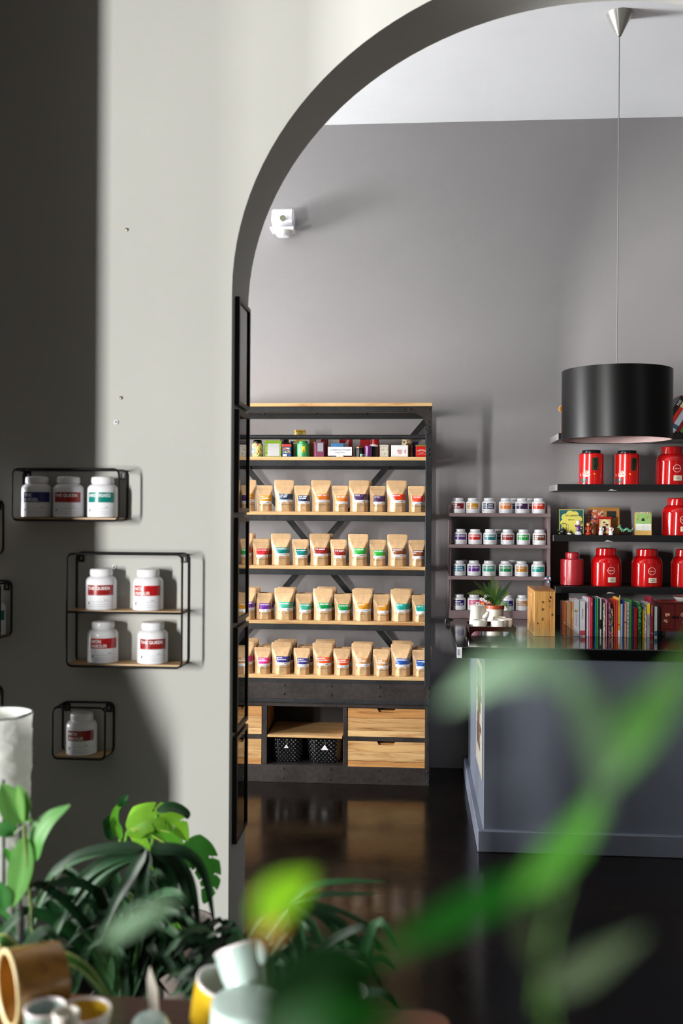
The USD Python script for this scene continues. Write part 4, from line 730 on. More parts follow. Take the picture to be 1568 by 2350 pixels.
def portrait():
    y = WSY+.07; x0, x1 = pxw(1376, 1406, y); w = (x1-x0)/2; cx = (x0+x1)/2; h = Z_(1186, y, 1390)-ZW
    t = thing('portrait_tin', 'dark red square tin with an oval portrait of a couple, third shelf', 'tin', (cx, y+.03, ZW), -.15); m = P_((150, 18, 22), .25)
    part(t, 'body', box(-w, w, -.03, .03, 0, h*.93, .002), m, local=True); part(t, 'lid', box(-w-.001, w+.001, -.031, .031, h*.93, h, .002), P_((170, 26, 26), .25), local=True)
    face(t, 'panel', -w*.85, w*.85, h*.08, h*.86, -.03, P_((206, 170, 110)))
    ov = affinity.scale(Point(0, h*.5).buffer(1, 20), w*.72, h*.36); part(t, 'oval_picture', ext(ov, .0004, 'xz', -.0318), P_((216, 206, 150)), local=True)
    hd = lambda x, z, r: Point(x*w, z*h).buffer(r*w, 10)
    part(t, 'figure_print', ext(shapely.union_all([hd(-.12, .62, .2), hd(.28, .5, .18)]), .0004, 'xz', -.0324), P_((214, 160, 130)), local=True)
    part(t, 'hair_print', ext(shapely.union_all([affinity.scale(hd(-.12, .70, .21), 1, .5), affinity.scale(hd(.3, .56, .24), 1, .6)]), .0004, 'xz', -.0328), P_((60, 34, 26)), local=True)
    part(t, 'suit_print', ext(Polygon([(-.6*w, .28*h), (-.35*w, .48*h), (.1*w, .48*h), (.25*w, .28*h), (0, .18*h), (-.4*w, .2*h)]), .0004, 'xz', -.0324), P_((26, 26, 36)), local=True)
    part(t, 'dress_print', ext(Polygon([(.05*w, .3*h), (.15*w, .4*h), (.45*w, .4*h), (.6*w, .3*h), (.3*w, .2*h)]), .0004, 'xz', -.0328), P_((206, 120, 110)), local=True)
portrait()
def teapot_small():
    y = WSY+.045; cx = wx(1293, y); t = thing('black_teapot', 'small black iron teapot with a hoop handle on the third shelf', 'teapot', (cx, y, ZW)); m = P_((26, 27, 32), .3, metal=.5)
    part(t, 'body', lathe([(0, 0), (.012, 0), (.019, .008), (.021, .018), (.017, .028), (.009, .032), (0, .033)], 28), m, local=True, smooth=40); part(t, 'lid', lathe([(.009, .032), (.009, .034), (.003, .037), (.004, .041), (0, .042)], 18), m, local=True)
    part(t, 'spout', tube(bez([(-.018, 0, .015), (-.027, 0, .02), (-.031, 0, .03)], 8), [.005-.0004*i for i in range(8)], 8), m, local=True); part(t, 'handle', tube(bez([(-.012, 0, .03), (-.012, 0, .055), (.006, 0, .064), (.02, 0, .052), (.017, 0, .028)], 16), .0017, 6), m, local=True)
teapot_small()
def cupfig():
    y = WSY+.03; cx = wx(1307, y); t = thing('dog_figurine', 'tiny brown and white dog figurine beside the black teapot', 'figurine', (cx, y, ZW)); w, b = P_((236, 232, 226)), P_((120, 66, 30))
    part(t, 'body', [ball((0, 0, .007), 1, (.009, .008, .007)), ball((-.006, -.004, .004), 1, (.004, .004, .004)), ball((.006, -.004, .004), 1, (.004, .004, .004))], w, local=True, smooth=True); hd = part(t, 'head', [ball((0, -.003, .014), 1, (.0065, .006, .0055)), ball((0, -.009, .0125), 1, (.003, .003, .0025))], b, local=True, smooth=True)
    part(hd, 'ears', [ball((s*.0065, -.002, .013), 1, (.002, .003, .0045)) for s in (-1, 1)], b, local=True, smooth=True); part(hd, 'eyes', [ball((s*.0025, -.0088, .0155), .0008) for s in (-1, 1)], INK, local=True)
cupfig()
def person_fig(px, pt, lab, name, skin, suit, base, hair, arms):
    y = WSY+.05; cx = wx(px, y); H = Z_(pt, y, px)-ZW; t = thing(name, lab, 'figurine', (cx, y, ZW)); k = H/.085
    S = lambda *a: [v*k for v in a]
    part(t, 'base', lathe([(0, 0), (.019*k, 0), (.02*k, .006*k), (.015*k, .014*k), (.006*k, .02*k), (0, .02*k)], 24), base, local=True, smooth=40)
    part(t, 'torso', lathe([(0, .016*k), (.0085*k, .017*k), (.0095*k, .03*k), (.0085*k, .044*k), (.005*k, .052*k), (0, .053*k)], 22), suit, local=True, smooth=40)
    hd = part(t, 'head', [ball(S(0, 0, .065), k, (.0115, .0105, .0125)), ball(S(0, -.011, .064), k, (.0018, .002, .0022))], skin, local=True, smooth=True)
    part(hd, 'hair', [ball(S(0, .003, .0705), k, (.0115, .0095, .0095))], hair, local=True, smooth=True); part(hd, 'eyes', [ball(S(s*.004, -.0098, .067), .0012*k) for s in (-1, 1)], INK, local=True); part(hd, 'ears', [ball(S(s*.0112, 0, .064), k, (.002, .002, .003)) for s in (-1, 1)], skin, local=True)
    for pts in arms: part(t, 'arm', tube(bez([S(*p) for p in pts], 8), [.0036*k]*6+[.003*k, .0034*k], 8), suit, local=True, smooth=True); e = pts[-1]; part(t, 'hand', ball(S(*e), .0036*k), skin, local=True, smooth=True)
    for s in (-1, 1): part(t, 'leg', tube([S(s*.004, 0, .02), S(s*.005, -.002, .003)], [.004*k, .0046*k], 8), suit, local=True)
person_fig(1328, 1192, 'white-faced figurine in a purple suit with raised arm, third shelf', 'suited_figurine', P_((232, 220, 222)), P_((84, 40, 130), .3), P_((226, 226, 232)), P_((214, 206, 216)), [[(-.008, 0, .048), (-.015, -.004, .046), (-.018, -.004, .056)], [(.008, 0, .048), (.013, -.004, .042), (.015, -.005, .036)]])
person_fig(1351, 1197, 'painted wooden figurine in red and green beside the honey-coloured board', 'wooden_figurine', P_((204, 130, 80)), P_((196, 60, 40)), P_((190, 50, 34)), P_((150, 70, 40)), [[(-.008, 0, .048), (-.016, -.002, .044), (-.014, -.008, .034)], [(.008, 0, .048), (.016, -.002, .044), (.012, -.008, .036)]])
def owl():
    y = WSY+.075; cx = wx(1362, y); t = thing('carved_animal', 'brown carved wooden animal behind the red and green figurine', 'figurine', (cx, y, ZW)); m = P_((120, 62, 26), .4)
    part(t, 'body', lathe([(0, 0), (.014, 0), (.018, .012), (.017, .03), (.011, .042), (0, .045)], 24), m, local=True, smooth=40); h = part(t, 'head', [ball((0, -.002, .052), 1, (.012, .012, .011)), ball((0, -.013, .049), 1, (.006, .006, .005))], m, local=True, smooth=True); part(h, 'ears', [ball((s*.01, 0, .061), .0045) for s in (-1, 1)], m, local=True, smooth=True)
owl()
def cat(px, lab):
    y = WSY+.03; cx = wx(px, y); t = thing('cat_figurine', lab, 'figurine', (cx, y, ZW), group='white cat figurines'); w = P_((238, 236, 238), .2); r = P_((206, 50, 46))
    part(t, 'body', [lathe([(0, 0), (.011, 0), (.0125, .006), (.0115, .018), (.0075, .027), (0, .029)], 22), ball((-.006, -.007, .004), 1, (.004, .005, .004)), ball((.006, -.007, .004), 1, (.004, .005, .004))], w, local=True, smooth=45)
    h = part(t, 'head', [ball((0, -.001, .034), 1, (.0098, .0088, .0082)), ball((0, -.0092, .0325), 1, (.0035, .002, .0025))], w, local=True, smooth=True)
    for s in (-1, 1): part(h, 'ear', lathe([(.0034, 0), (.0018, .004), (0, .0062)], 8, (s*.0062, 0, .0395)), w, local=True)
    part(h, 'eyes', [ball((s*.0036, -.009, .0355), .0009) for s in (-1, 1)], INK, local=True); part(t, 'raised_paw', tube(bez([(.009, -.003, .022), (.0125, -.005, .03), (.0115, -.006, .038)], 8), .0033, 8), w, local=True, smooth=True); part(t, 'collar', lathe([(.0085, .0262), (.0092, .0275), (.0085, .029)], 20), r, local=True)
cat(1380, 'small white beckoning cat figurine before the left edge of the portrait tin'); cat(1402.5, 'small white beckoning cat figurine before the right edge of the portrait tin')
def dragon():
    y = WSY+.06; x0, x1 = pxw(1420, 1455, y); cx = (x0+x1)/2; t = thing('dragon_figurine', 'jade-green dragon carving on a dark stand, third shelf', 'figurine', (cx, y, ZW)); g = P_((110, 178, 142), .25, coat=.3); w = (x1-x0)/2
    part(t, 'stand', [box(-w*.85, w*.85, -.012, .012, .012, .017, .002), box(-w*.8, -w*.5, -.01, .01, 0, .012, .003), box(w*.5, w*.8, -.01, .01, 0, .012, .003)], P_((44, 16, 14), .2), 'dark red-brown wooden stand', local=True)
    pts = bez([(w*.98, 0, .044), (w*.8, .003, .028), (w*.45, 0, .024), (w*.1, -.003, .034), (-w*.25, .002, .026), (-w*.55, 0, .03), (-w*.8, -.002, .042)], 30); b = part(t, 'body', tube(pts, np.concatenate([np.linspace(.002, .007, 15), np.linspace(.007, .0055, 15)]), 10), g, local=True, smooth=True)
    part(b, 'spines', [lathe([(.0022, 0), (0, .006)], 6, tuple(p+[0, 0, .005])) for p in pts[3:28:2]], g, local=True); hd = part(t, 'head', [ball((-w*.86, -.002, .045), 1, (.0085, .006, .006)), ball((-w*1.02, -.003, .042), 1, (.006, .0045, .0035))], g, local=True, smooth=True)
    part(hd, 'horns', [tube(bez([(-w*.82, s*.003, .049), (-w*.74, s*.005, .056), (-w*.64, s*.006, .057)], 7), np.linspace(.0016, .0005, 7), 6) for s in (-1, 1)], g, local=True)
    for x in (-.55, -.3, .35, .6): part(t, 'leg', tube(bez([(x*w, -.003, .028), (x*w-.004, -.007, .022), (x*w+.001, -.008, .0175)], 6), .0028, 7), g, local=True)
dragon()
def calendar():
    y = WSY+.05; x0, x1 = pxw(1457.5, 1496, y); w = (x1-x0)/2; cx = (x0+x1)/2; h = Z_(1176, y, 1477)-ZW; L = h/math.cos(.2); t = thing('desk_calendar', 'desk calendar with a green picture page on a tan easel, third shelf', 'calendar', (cx, y, ZW), -.2)
    M = lambda m, a=-.2: rotx(m, a)
    part(t, 'easel', [M(box(-w, w, -.001, .001, 0, L, .0004)), rotx(box(-w, w, -.001, .001, 0, L*.99, .0004), .2).apply_translation((0, 2*L*math.sin(.2), 0)), box(-w, w, .001, 2*L*math.sin(.2), 0, .0012, .0003)], P_((206, 164, 86)), local=True)
    part(t, 'picture_page', M(box(-w*.88, w*.92, -.0022, -.0012, L*.5, L*.95, .0003)), P_((138, 180, 104)), 'green picture page', local=True); part(t, 'date_page', M(box(-w*.86, w*.94, -.0022, -.0012, L*.2, L*.5, .0003)), P_((222, 220, 212)), 'white date page', local=True)
    part(t, 'dates', [M(box(-w*.1+i*w*.15, -w*.1+i*w*.15+.0022, -.0026, -.0022, L*(.24+.05*j), L*(.24+.05*j)+.0022, .0002)) for i in range(6) for j in range(4)], P_((130, 126, 120)), local=True)
    part(t, 'bird_print', [M(ext(affinity.scale(Point(0, L*.66).buffer(1, 10), w*.22, L*.05), .0003, 'xz', -.0026)), M(ext(affinity.scale(Point(w*.0, L*.71).buffer(1, 10), w*.12, L*.04), .0003, 'xz', -.0026))], P_((40, 40, 36)), local=True)
    part(t, 'blossom_print', [M(ext(Point(a*w, b*L).buffer(.0028, 6), .0003, 'xz', -.0026)) for a, b in ((-.5, .84), (-.55, .76), (-.6, .68), (.4, .8), (.5, .74), (.6, .82))], P_((200, 70, 40)), local=True)
    part(t, 'binding', [tube([np.array([x*w+.0035*0, -.0+.004*math.cos(q), L*.97+.004*math.sin(q)]) for q in np.linspace(0, 2*PI, 10)[:-1]], .0011, 5, True) for x in np.linspace(-.7, .7, 9)], P_((236, 236, 236)), local=True)
calendar()
# ---- books and ornaments on the topmost shelf
ZB = WS[0]+.0006
def book(name, lab, cx, y, z, th, h, d, m, rot=0., spine=None, group=None, pages=True):
    t = thing(name, lab, 'book', (cx, y, z), rot=(0, math.degrees(rot), 0), group=group)
    part(t, 'cover', [box(-th/2, th/2, 0, .0022, 0, h, .0008), box(-th/2, -th/2+.0016, 0, d, 0, h, .0004), box(th/2-.0016, th/2, 0, d, 0, h, .0004)], m, local=True)
    if pages: part(t, 'pages', box(-th/2+.0016, th/2-.0016, .0022, d-.003, .003, h-.003, .0004), P_((226, 220, 204)), local=True)
    for k, s in enumerate(spine or []):
        if s[0] == 'b': part(t, 'spine_band', box(-th/2-.0001, th/2+.0001, -.0008, -.0001, h*s[1], h*s[2], .0001), P_(s[3]), local=True)
        else:
            q = text(s[0], th*s[4] if len(s) > 4 else th*.5, h*(s[2]-s[1])); v = q.vertices; q.vertices = np.stack([v[:, 1]-v[:, 1].max()/2, -.0004-v[:, 2], h*s[2]-v[:, 0]], -1); part(t, 'title', [q], P_(s[3]), smooth=False, local=True)
    return t
ang = .56; G2 = 'leaning books on the topmost wall shelf'; yb = WSY+.03
leanb = [(1510, .026, .235, (24, 24, 24), 'black', [('ZEN', .6, .9, (230, 230, 230))]), (1519, .022, .262, (206, 44, 30), 'vermilion', [('b', .62, .8, (226, 206, 160))]), (1531, .032, .225, (196, 206, 216), 'pale blue-grey', [('b', .1, .2, (60, 90, 110))]), (1541, .017, .225, (140, 20, 34), 'crimson', [('La Cerimonia del Te', .2, .9, (236, 200, 190))]), (1549, .018, .232, (74, 144, 44), 'leaf-green', [('TE VERDE', .2, .6, (230, 240, 220))]), (1560, .026, .235, (110, 36, 50), 'wine-red', [('Il Te', .4, .9, (226, 180, 40), .6)]), (1571, .022, .235, (20, 20, 22), 'black and white-lettered', [('I TE', .4, .8, (230, 230, 230), .6)]), (1580, .014, .235, (196, 196, 190), 'light grey', []), (1590, .03, .24, (28, 26, 30), 'charcoal', [])]
xx = X_(1506, yb)
for px, th, h, c, cw, sp in leanb:
    xx += th/2*(1+math.sin(ang)**2)/math.cos(ang)+.0012
    book('leaning_book', '%s book leaning right on the topmost shelf beside the lampshade' % cw, xx, yb, ZB+th/2*math.sin(ang), th, h, .15, P_(c, .35), ang, sp, G2); xx += th/2*math.cos(ang)
y = WSY+.06; cx = wx(1289, y); t = thing('round_ornament', 'round golden ornament peeking out left of the lampshade', 'ornament', (cx, y, ZB)); OR = P_((206, 140, 60), .35)
part(t, 'stand', lathe([(0, 0), (.016, 0), (.016, .004), (.004, .01), (.003, .125), (0, .125)], 20), P_((226, 130, 40)), local=True); part(t, 'ring', tube([np.array([.016*math.cos(q), 0, .14+.016*math.sin(q)]) for q in np.linspace(0, 2*PI, 24)[:-1]], .0045, 8, True), OR, local=True, smooth=True); part(t, 'disc', rotx(lathe([(0, .002), (.013, .002), (.013, -.002), (0, -.002)], 20), PI/2).apply_translation((0, 0, .14)), P_((180, 120, 50)), local=True)

# ================================================================ ON THE COUNTER
ZC = CTZ+.0006
# books between the wooden box and the flowered cabinet
BKY = 4.945; S = 5.64; G3 = 'books standing in a row on the counter'
bk = [(38, 66, 185, (176, 92, 36), 'rust-brown', []), (67, 128, 185, (160, 122, 96), 'broad tan', []), (130, 162, 178, (206, 120, 36), 'orange with yellow lettering', [('TEATIME', .3, .75, (240, 200, 80))]), (155, 238, 152, (176, 178, 186), 'thick silver-grey with a colour wheel', [('TEA SOMMELIER', .25, .6, (110, 110, 120), .16)]), (240, 312, 168, (186, 188, 194), 'thick pale grey with black title', [('MANUALE DEL TE', .5, .78, (30, 30, 34), .22), ('b', .03, .17, (150, 60, 70))]), (314, 328, 200, (130, 24, 28), 'thin dark red', []), (330, 356, 128, (214, 214, 222), 'tall white', [('Te e infusi', .3, .9, (120, 120, 130))]), (358, 383, 128, (216, 120, 166), 'tall rose-pink', []), (385, 408, 130, (224, 40, 34), 'tall bright red', [('GUIDA', .7, .9, (240, 220, 220))]), (410, 434, 120, (20, 20, 24), 'tall black', []), (436, 457, 130, (30, 140, 200), 'sky-blue', []), (459, 480, 132, (78, 178, 66), 'grass-green', []), (482, 499, 135, (22, 22, 30), 'narrow black', []), (500, 522, 128, (200, 200, 208), 'white with black blocks', [('b', .2, .45, (22, 22, 26)), ('b', .28, .32, (220, 220, 220))]), (524, 539, 150, (28, 26, 32), 'slim charcoal', []),
      (540, 573, 195, 'dots', 'cream spotted', []), (576, 600, 150, (214, 130, 160), 'dusty pink', []), (611, 648, 190, 'plum', 'plum chequered', []), (650, 676, 265, 'flor', 'short black floral', []), (684, 706, 160, (180, 50, 30), 'brick-red', []), (707, 732, 155, (216, 60, 50), 'coral-red', []), (734, 766, 130, (224, 182, 70), 'yellow with red stripe', [('b', .3, .33, (206, 60, 40)), ('b', .0, .17, (230, 228, 220)), ('ARTE DEL TE', .5, .95, (80, 60, 30), .3)]), (769, 797, 205, (160, 172, 196), 'pale steel-blue', []), (798, 822, 155, (28, 74, 140), 'cobalt-blue', []), (820, 849, 190, (206, 146, 110), 'salmon-tan', [('b', .42, .45, (40, 34, 30))]), (851, 882, 190, 'spiral', 'spiral-bound striped', []), (884, 914, 158, (62, 130, 62), 'mid-green', []), (916, 936, 195, (30, 56, 110), 'slim navy', []), (942, 990, 255, (140, 14, 18), 'short deep red', []), (996, 1044, 185, 'leafy', 'green leaf-patterned', []), (1058, 1075, 285, (220, 160, 40), 'short slim amber', []), (1078, 1110, 245, 'dots', 'short cream spotted', []), (1114, 1152, 190, (166, 162, 170), 'grey with yellow label', [('b', .68, .98, (236, 206, 20)), ('TE DAL MONDO', .1, .6, (90, 90, 96), .3)]), (1157, 1196, 120, (130, 26, 44), 'tall maroon', [('STORIA DEL TE', .3, .8, (230, 190, 190), .35), ('!', .03, .12, (240, 230, 225), .8)]), (1212, 1248, 240, (176, 186, 178), 'pale sage with teal foot', [('b', .04, .22, (20, 84, 104))])]
PATT = {'dots': spots('cream_spots', (220, 212, 186), [(120, 120, 90), (220, 212, 186), (90, 90, 80)], 230., thr=.5), 'plum': spots('plum_checks', (84, 36, 62), [(190, 120, 150), (30, 20, 30)], 260., thr=.45), 'flor': spots('black_floral', (26, 26, 26), [(200, 180, 110), (60, 110, 70), (210, 120, 120)], 160., thr=.45), 'leafy': spots('leaf_print_green', (30, 110, 64), [(14, 70, 40), (80, 160, 90), (20, 90, 60)], 110., thr=.4), 'spiral': P_((226, 228, 236))}
wheel = None
for a, b, tp, c, cw, sp in bk:
    p0, p1 = 1290+a/S, 1290+b/S; x0, x1 = X_(p0, BKY), X_(p1, BKY); th = x1-x0-.0008; h = Z_(1350+tp/S, BKY, (p0+p1)/2)-ZC
    dd = .13 if th < .012 else .14
    t = book('counter_book', '%s book in the row on the counter' % cw, (x0+x1)/2, BKY+(.004 if (a//10) % 2 else 0), ZC, th, h, dd, PATT[c] if isinstance(c, str) else P_(c, .35), 0., sp, G3)
    if c == 'spiral': part(t, 'spiral_binding', [tube([np.array([0+th*.36*math.cos(q), -.002+.003*math.sin(q)-.001, h*z]) for q in np.linspace(0, 2*PI, 10)[:-1]], .0009, 5, True) for z in np.linspace(.03, .97, 26)], P_((60, 70, 110), .3), local=True)
    if 'colour wheel' in cw:
        for i, cc in enumerate([(206, 40, 50), (226, 190, 40), (60, 130, 80), (120, 40, 60), (60, 110, 160)]): q = i*2*PI/5; part(t, 'colour_spot', ext(affinity.rotate(affinity.scale(Point(.0055, 0).buffer(1, 6), .0048, .0022), math.degrees(q), origin=(0, 0)), .0004, 'xz', -.0006).apply_translation((0, 0, h*.7)), P_(cc), local=True)
    if cw.startswith('yellow with'): part(t, 'bookmark', box(-.001+.004, .008, .01, .012, h-.01, h+.014, .0004), P_((226, 186, 130)), 'pale bookmark', local=True)
e0, e1 = X_(1296, BKY-.02), X_(1337, BKY-.02); t = thing('bookend', 'dark acrylic bookend with a sloping edge at the left of the counter books', 'bookend', (e0, BKY-.01, ZC)); ze = Z_(1428, BKY-.02, 1297)-ZC
part(t, 'plate', ext(Polygon([(0, 0), (e1-e0, 0), (e1-e0, .004), (0, ze)]), .002, 'xz', -.006), mat('smoky_acrylic', {'t': ('transparent_bsdf', dict(color=(.86, .85, .84))), 'g': ('glossy_bsdf', dict(roughness=.05)), 'm': ('mix_closure', dict(fac=.06))}, [('t.BSDF', 'm.closure1'), ('g.BSDF', 'm.closure2')], 'm.closure'), local=True)
part(t, 'edge', tube([(0, -.005, ze), (e1-e0, -.005, .004)], .0008, 5), P_((190, 190, 190), .3), local=True); part(t, 'foot', box(0, e1-e0, -.006, .0, -.0004, .0004, .0001), P_((150, 150, 160)), local=True)
# wooden box
y0 = 4.93; x0, x1 = X_(1228, y0), X_(1276, y0); h = Z_(1355, y0, 1250)-ZC; t = thing('wooden_tea_box', 'tall pale cedar box with brush-written characters on the counter', 'box', ((x0+x1)/2, y0+.15, ZC))
for i, (a, b) in enumerate([(0, .3), (.3, .36), (.36, .72), (.72, 1)] if False else [(0, .37), (.37, .73), (.73, 1)]): part(t, 'plank', box(x0+(x1-x0)*a+.0002, x0+(x1-x0)*b-.0002, y0, y0+.012, ZC, ZC+h-.004, .0008), BAMBOO)
part(t, 'side_board', box(x0, x0+.01, y0+.012, y0+.3, ZC, ZC+h-.004, .0008), wood('cedar_side', (196, 146, 84), (140, 86, 40), 2, 1.)); part(t, 'side_board', box(x1-.01, x1, y0+.012, y0+.3, ZC, ZC+h-.004, .0008), BAMBOO); part(t, 'back_board', box(x0+.01, x1-.01, y0+.288, y0+.3, ZC, ZC+h-.004, .0008), BAMBOO)
part(t, 'lid', box(x0-.001, x1+.001, y0-.001, y0+.301, ZC+h-.0035, ZC+h+.001, .001), wood('cedar_lid', (176, 120, 70), (110, 62, 30), 1, 1.)); part(t, 'side_panel', ext(shapely.box(y0+.05, ZC+h*.14, y0+.26, ZC+h*.88).difference(shapely.box(y0+.06, ZC+h*.17, y0+.25, ZC+h*.85)), .003, 'yz', x0-.003), wood('cedar_frame', (214, 170, 110), (160, 110, 60), 2, 1.))
YU = [[(.3, .95), (.1, .7)], [(.32, .72), (.32, .1)], [(.1, .62), (.52, .62)], [(.1, .12), (.52, .2)], [(.62, .75), (.9, .72), (.88, .4), (.72, .42)], [(.62, .75), (.62, 0)]]
XIAN = [[(.3, 1), (.3, .7)], [(.05, .75), (.55, .85)], [(.1, .5), (.5, .6)], [(.35, .55), (.1, .1), (.5, .3)], [(.6, .9), (.95, .85), (.9, .3), (.6, .2), (.65, .6), (.9, .6)]]
CHA = [[(.5, 1), (.5, .7)], [(.3, .85), (.7, .88)], [(.1, .5), (.9, .62)], [(.5, .7), (.5, .2)], [(.5, .45), (.15, .3)], [(.35, .2), (.7, .3), (.4, .05), (.75, .0)]]
sx = lambda p: X_(1200+p/15.68, y0); sz = lambda q: Z_(1330+q/15.68, y0, 1250); dk = P_((36, 24, 22)); k = .0021
for ch, px, py, s in ((YU, 705, 860, .0125), (XIAN, 700, 1125, .0125), (CHA, 690, 1480, .0155), (GUI, 980, 690, .0115), (XIAN, 965, 810, .008), ([[(.5, 1), (.45, 0)]], 955, 1025, .0125), (CHA, 540, 1610, .0085), (GUI, 1040, 1320, .013)): part(t, 'brush_character', strokes(ch, .0008, sx(px), y0-.0002, sz(py), s), dk if px < 1040 else P_((120, 84, 40)), smooth=False)
# tea tray
TYF, TYB = 4.885, 5.13; a0, a1 = X_(1077.5, TYF), X_(1187, TYF); zt = Z_(1438.5, TYF, 1130); TR = plain((54, 20, 14), .16, coat=.5, name='dark_red_lacquer')
t = thing('tea_tray', 'dark red lacquer footed tray holding the white tea set on the counter', 'tray', ((a0+a1)/2, (TYF+TYB)/2, ZC)); zpl = zt-.016
part(t, 'plate', box(a0+.004, a1-.004, TYF+.004, TYB-.004, zpl-.003, zpl, .001), BLACKM)
for nm, q in (('rim', box(a0, a1, TYF, TYF+.005, zpl-.007, zt, .0012)), ('rim', box(a0, a1, TYB-.005, TYB, zpl-.007, zt, .0012)), ('rim', box(a0, a0+.005, TYF+.005, TYB-.005, zpl-.007, zt, .0012)), ('rim', box(a1-.005, a1, TYF+.005, TYB-.005, zpl-.007, zt, .0012))): part(t, nm, q, TR)
zl = zpl-.007
for yy in (TYF+.004, TYB-.009):
    for s, x in ((1, a0+.003), (-1, a1-.003)): part(t, 'foot', ext(Polygon([(x, ZC), (x+s*.009, ZC), (x+s*.012, ZC+.01), (x+s*.022, zl-.004), (x+s*.032, zl), (x, zl)]), .006, 'xz', yy), TR)
ZP = zpl+.0005; CER = plain((236, 232, 220), .3, coat=.3, name='cream_stoneware', var=.02)
y = 5.02; cx = X_(1099.5, y); H = Z_(1389.5, y, 1100)-ZP; t = thing('white_teapot', 'cream stoneware teapot with a short spout on the tray', 'teapot', (cx, y, ZP), -.2)
part(t, 'body', lathe([(0, 0), (.03, 0), (.042, .004), (.0455, .014), (.044, .03), (.0405, .06), (.0385, H-.006), (.037, H-.002), (0, H-.002)], 40), CER, local=True, smooth=40)
part(t, 'lid', lathe([(.0395, H-.0025), (.0395, H), (.03, H+.004), (.01, H+.006), (0, H+.006)], 36), CER, local=True, smooth=40); part(t, 'lid_knob', tube(bez([(-.009, 0, H+.005), (-.006, 0, H+.014), (.003, 0, H+.0145), (.006, 0, H+.005)], 12), .003, 8), CER, local=True)
sp = tube(bez([(.026, -.016, H*.42), (.042, -.026, H*.54), (.054, -.032, H*.74)], 12), np.linspace(.02, .0075, 12), 16); part(t, 'spout', sp, CER, local=True, smooth=40); part(t, 'handle', tube(bez([(-.02, .033, H*.8), (-.034, .055, H*.76), (-.036, .056, H*.4), (-.024, .038, H*.25)], 16), .0045, 8), CER, local=True, smooth=True)
def cup(px0, px1, y, lab, src=None):
    x = (X_(px0, y)+X_(px1, y))/2
    if src: return dup(src, lab, (x, y, ZP))
    R, h = .0325, .044; t = thing('tea_cup', lab, 'cup', (x, y, ZP), group='cream stoneware cups on the tray')
    part(t, 'bowl', lathe([(0, 0), (R*.8, 0), (R*.94, .003), (R, .012), (R, h-.001), (R*.985, h), (R*.93, h-.001), (R*.92, .01), (R*.75, .005), (0, .005)], 36), CER, local=True, smooth=40)
    return t
c0 = cup(1087, 1117.6, 4.925, 'cream cup before the teapot on the tray'); cup(1128.5, 1159, 4.92, 'cream cup in the middle front of the tray', c0); cup(1147, 1178, 4.99, 'cream cup at the right of the tray, behind the middle one', c0); cup(1133, 1163, 5.07, 'cream cup farthest back on the tray', c0)
# fern pot
FYp = 5.40; cx = X_(1138, FYp); R = (X_(1159.5, FYp)-X_(1116.6, FYp))/2; zr0 = Z_(1397, FYp, 1138)-ZC; H = Z_(1388.5, FYp, 1138)-ZC
t = thing('potted_fern', 'small fern in a white pot with a terracotta rim, behind the tea tray', 'plant', (cx, FYp, ZC))
pot = part(t, 'pot', lathe([(0, 0), (R*.72, 0), (R*.78, .004), (R*.95, zr0), (R*.9, zr0), (0, zr0-.004)], 36), CER, local=True, smooth=40); part(pot, 'terracotta_rim', lathe([(R*.95, zr0), (R, zr0+.001), (R, H), (R*.94, H), (R*.93, H-.012), (0, H-.012)], 36), P_((186, 78, 44), .3, coat=.3), local=True, smooth=40); part(pot, 'soil', lathe([(0, H-.004), (R*.92, H-.011)], 24), P_((50, 36, 26), .9), local=True)
part(pot, 'ink_mark', strokes([[(.5, 1), (.4, .5), (.55, 0)], [(.3, .4), (.7, .5)]], .001, -R*.62, -R*.62, zr0*.35, .022), INK, smooth=False, local=True)
FERN = [plain(c, .45, tr=.3, name='fern_green_%d' % i) for i, c in enumerate([(78, 120, 44), (52, 96, 34), (120, 140, 60), (34, 74, 30)])]
def frond(tip, mid, n, seed, m, w=.013):
    base = np.array([random.Random(seed).uniform(-.012, .012), random.Random(seed+1).uniform(-.012, .012), H-.008]); c = bez([base, mid, tip], n); tg = np.gradient(c, axis=0); out = [tube(c, np.linspace(.0011, .0004, n), 5)]
    for i in range(3, n-1):
        d = tg[i]/np.linalg.norm(tg[i]); sd = np.cross(d, [0, -1, .25]); sd /= np.linalg.norm(sd); k = w*(math.sin(PI*(.12+.85*i/n))**.8)
        for s in (-1, 1):
            a = c[i]; b = a+s*sd*k+d*k*.35; q = d*k*.23
            out.append(as_mesh((np.array([a-q*.5, a+q*.5, (a+b)/2+q+[0, -.0006, 0], b, (a+b)/2-q+[0, -.0006, 0]]), np.array([[0, 1, 2], [0, 2, 4], [4, 2, 3]]))))
    return out
def fp(px, py, dy): q = at(px, py, FYp+dy); return q-np.array([cx, FYp, ZC])
for i, (tx, ty, mx, my, dy) in enumerate([(1127, 1308, 1133, 1345, 0), (1086, 1332, 1118, 1362, -.03), (1071, 1363, 1104, 1360, -.05), (1177, 1331, 1156, 1358, .02), (1171, 1411, 1160, 1385, -.07), (1109, 1337, 1124, 1362, .03), (1143, 1330, 1140, 1360, .04), (1160, 1350, 1150, 1366, -.04), (1121, 1336, 1130, 1362, -.04), (1150, 1342, 1145, 1365, -.02), (1172, 1358, 1156, 1368, -.03), (1112, 1376, 1124, 1374, -.06), (1147, 1390, 1146, 1378, -.06), (1132, 1345, 1134, 1368, .05)]):
    part(t, 'frond', frond(fp(tx, ty, dy), fp(mx, my, dy*.6), 26, i*7, FERN[i % 4]), FERN[i % 4], smooth=False, local=True)
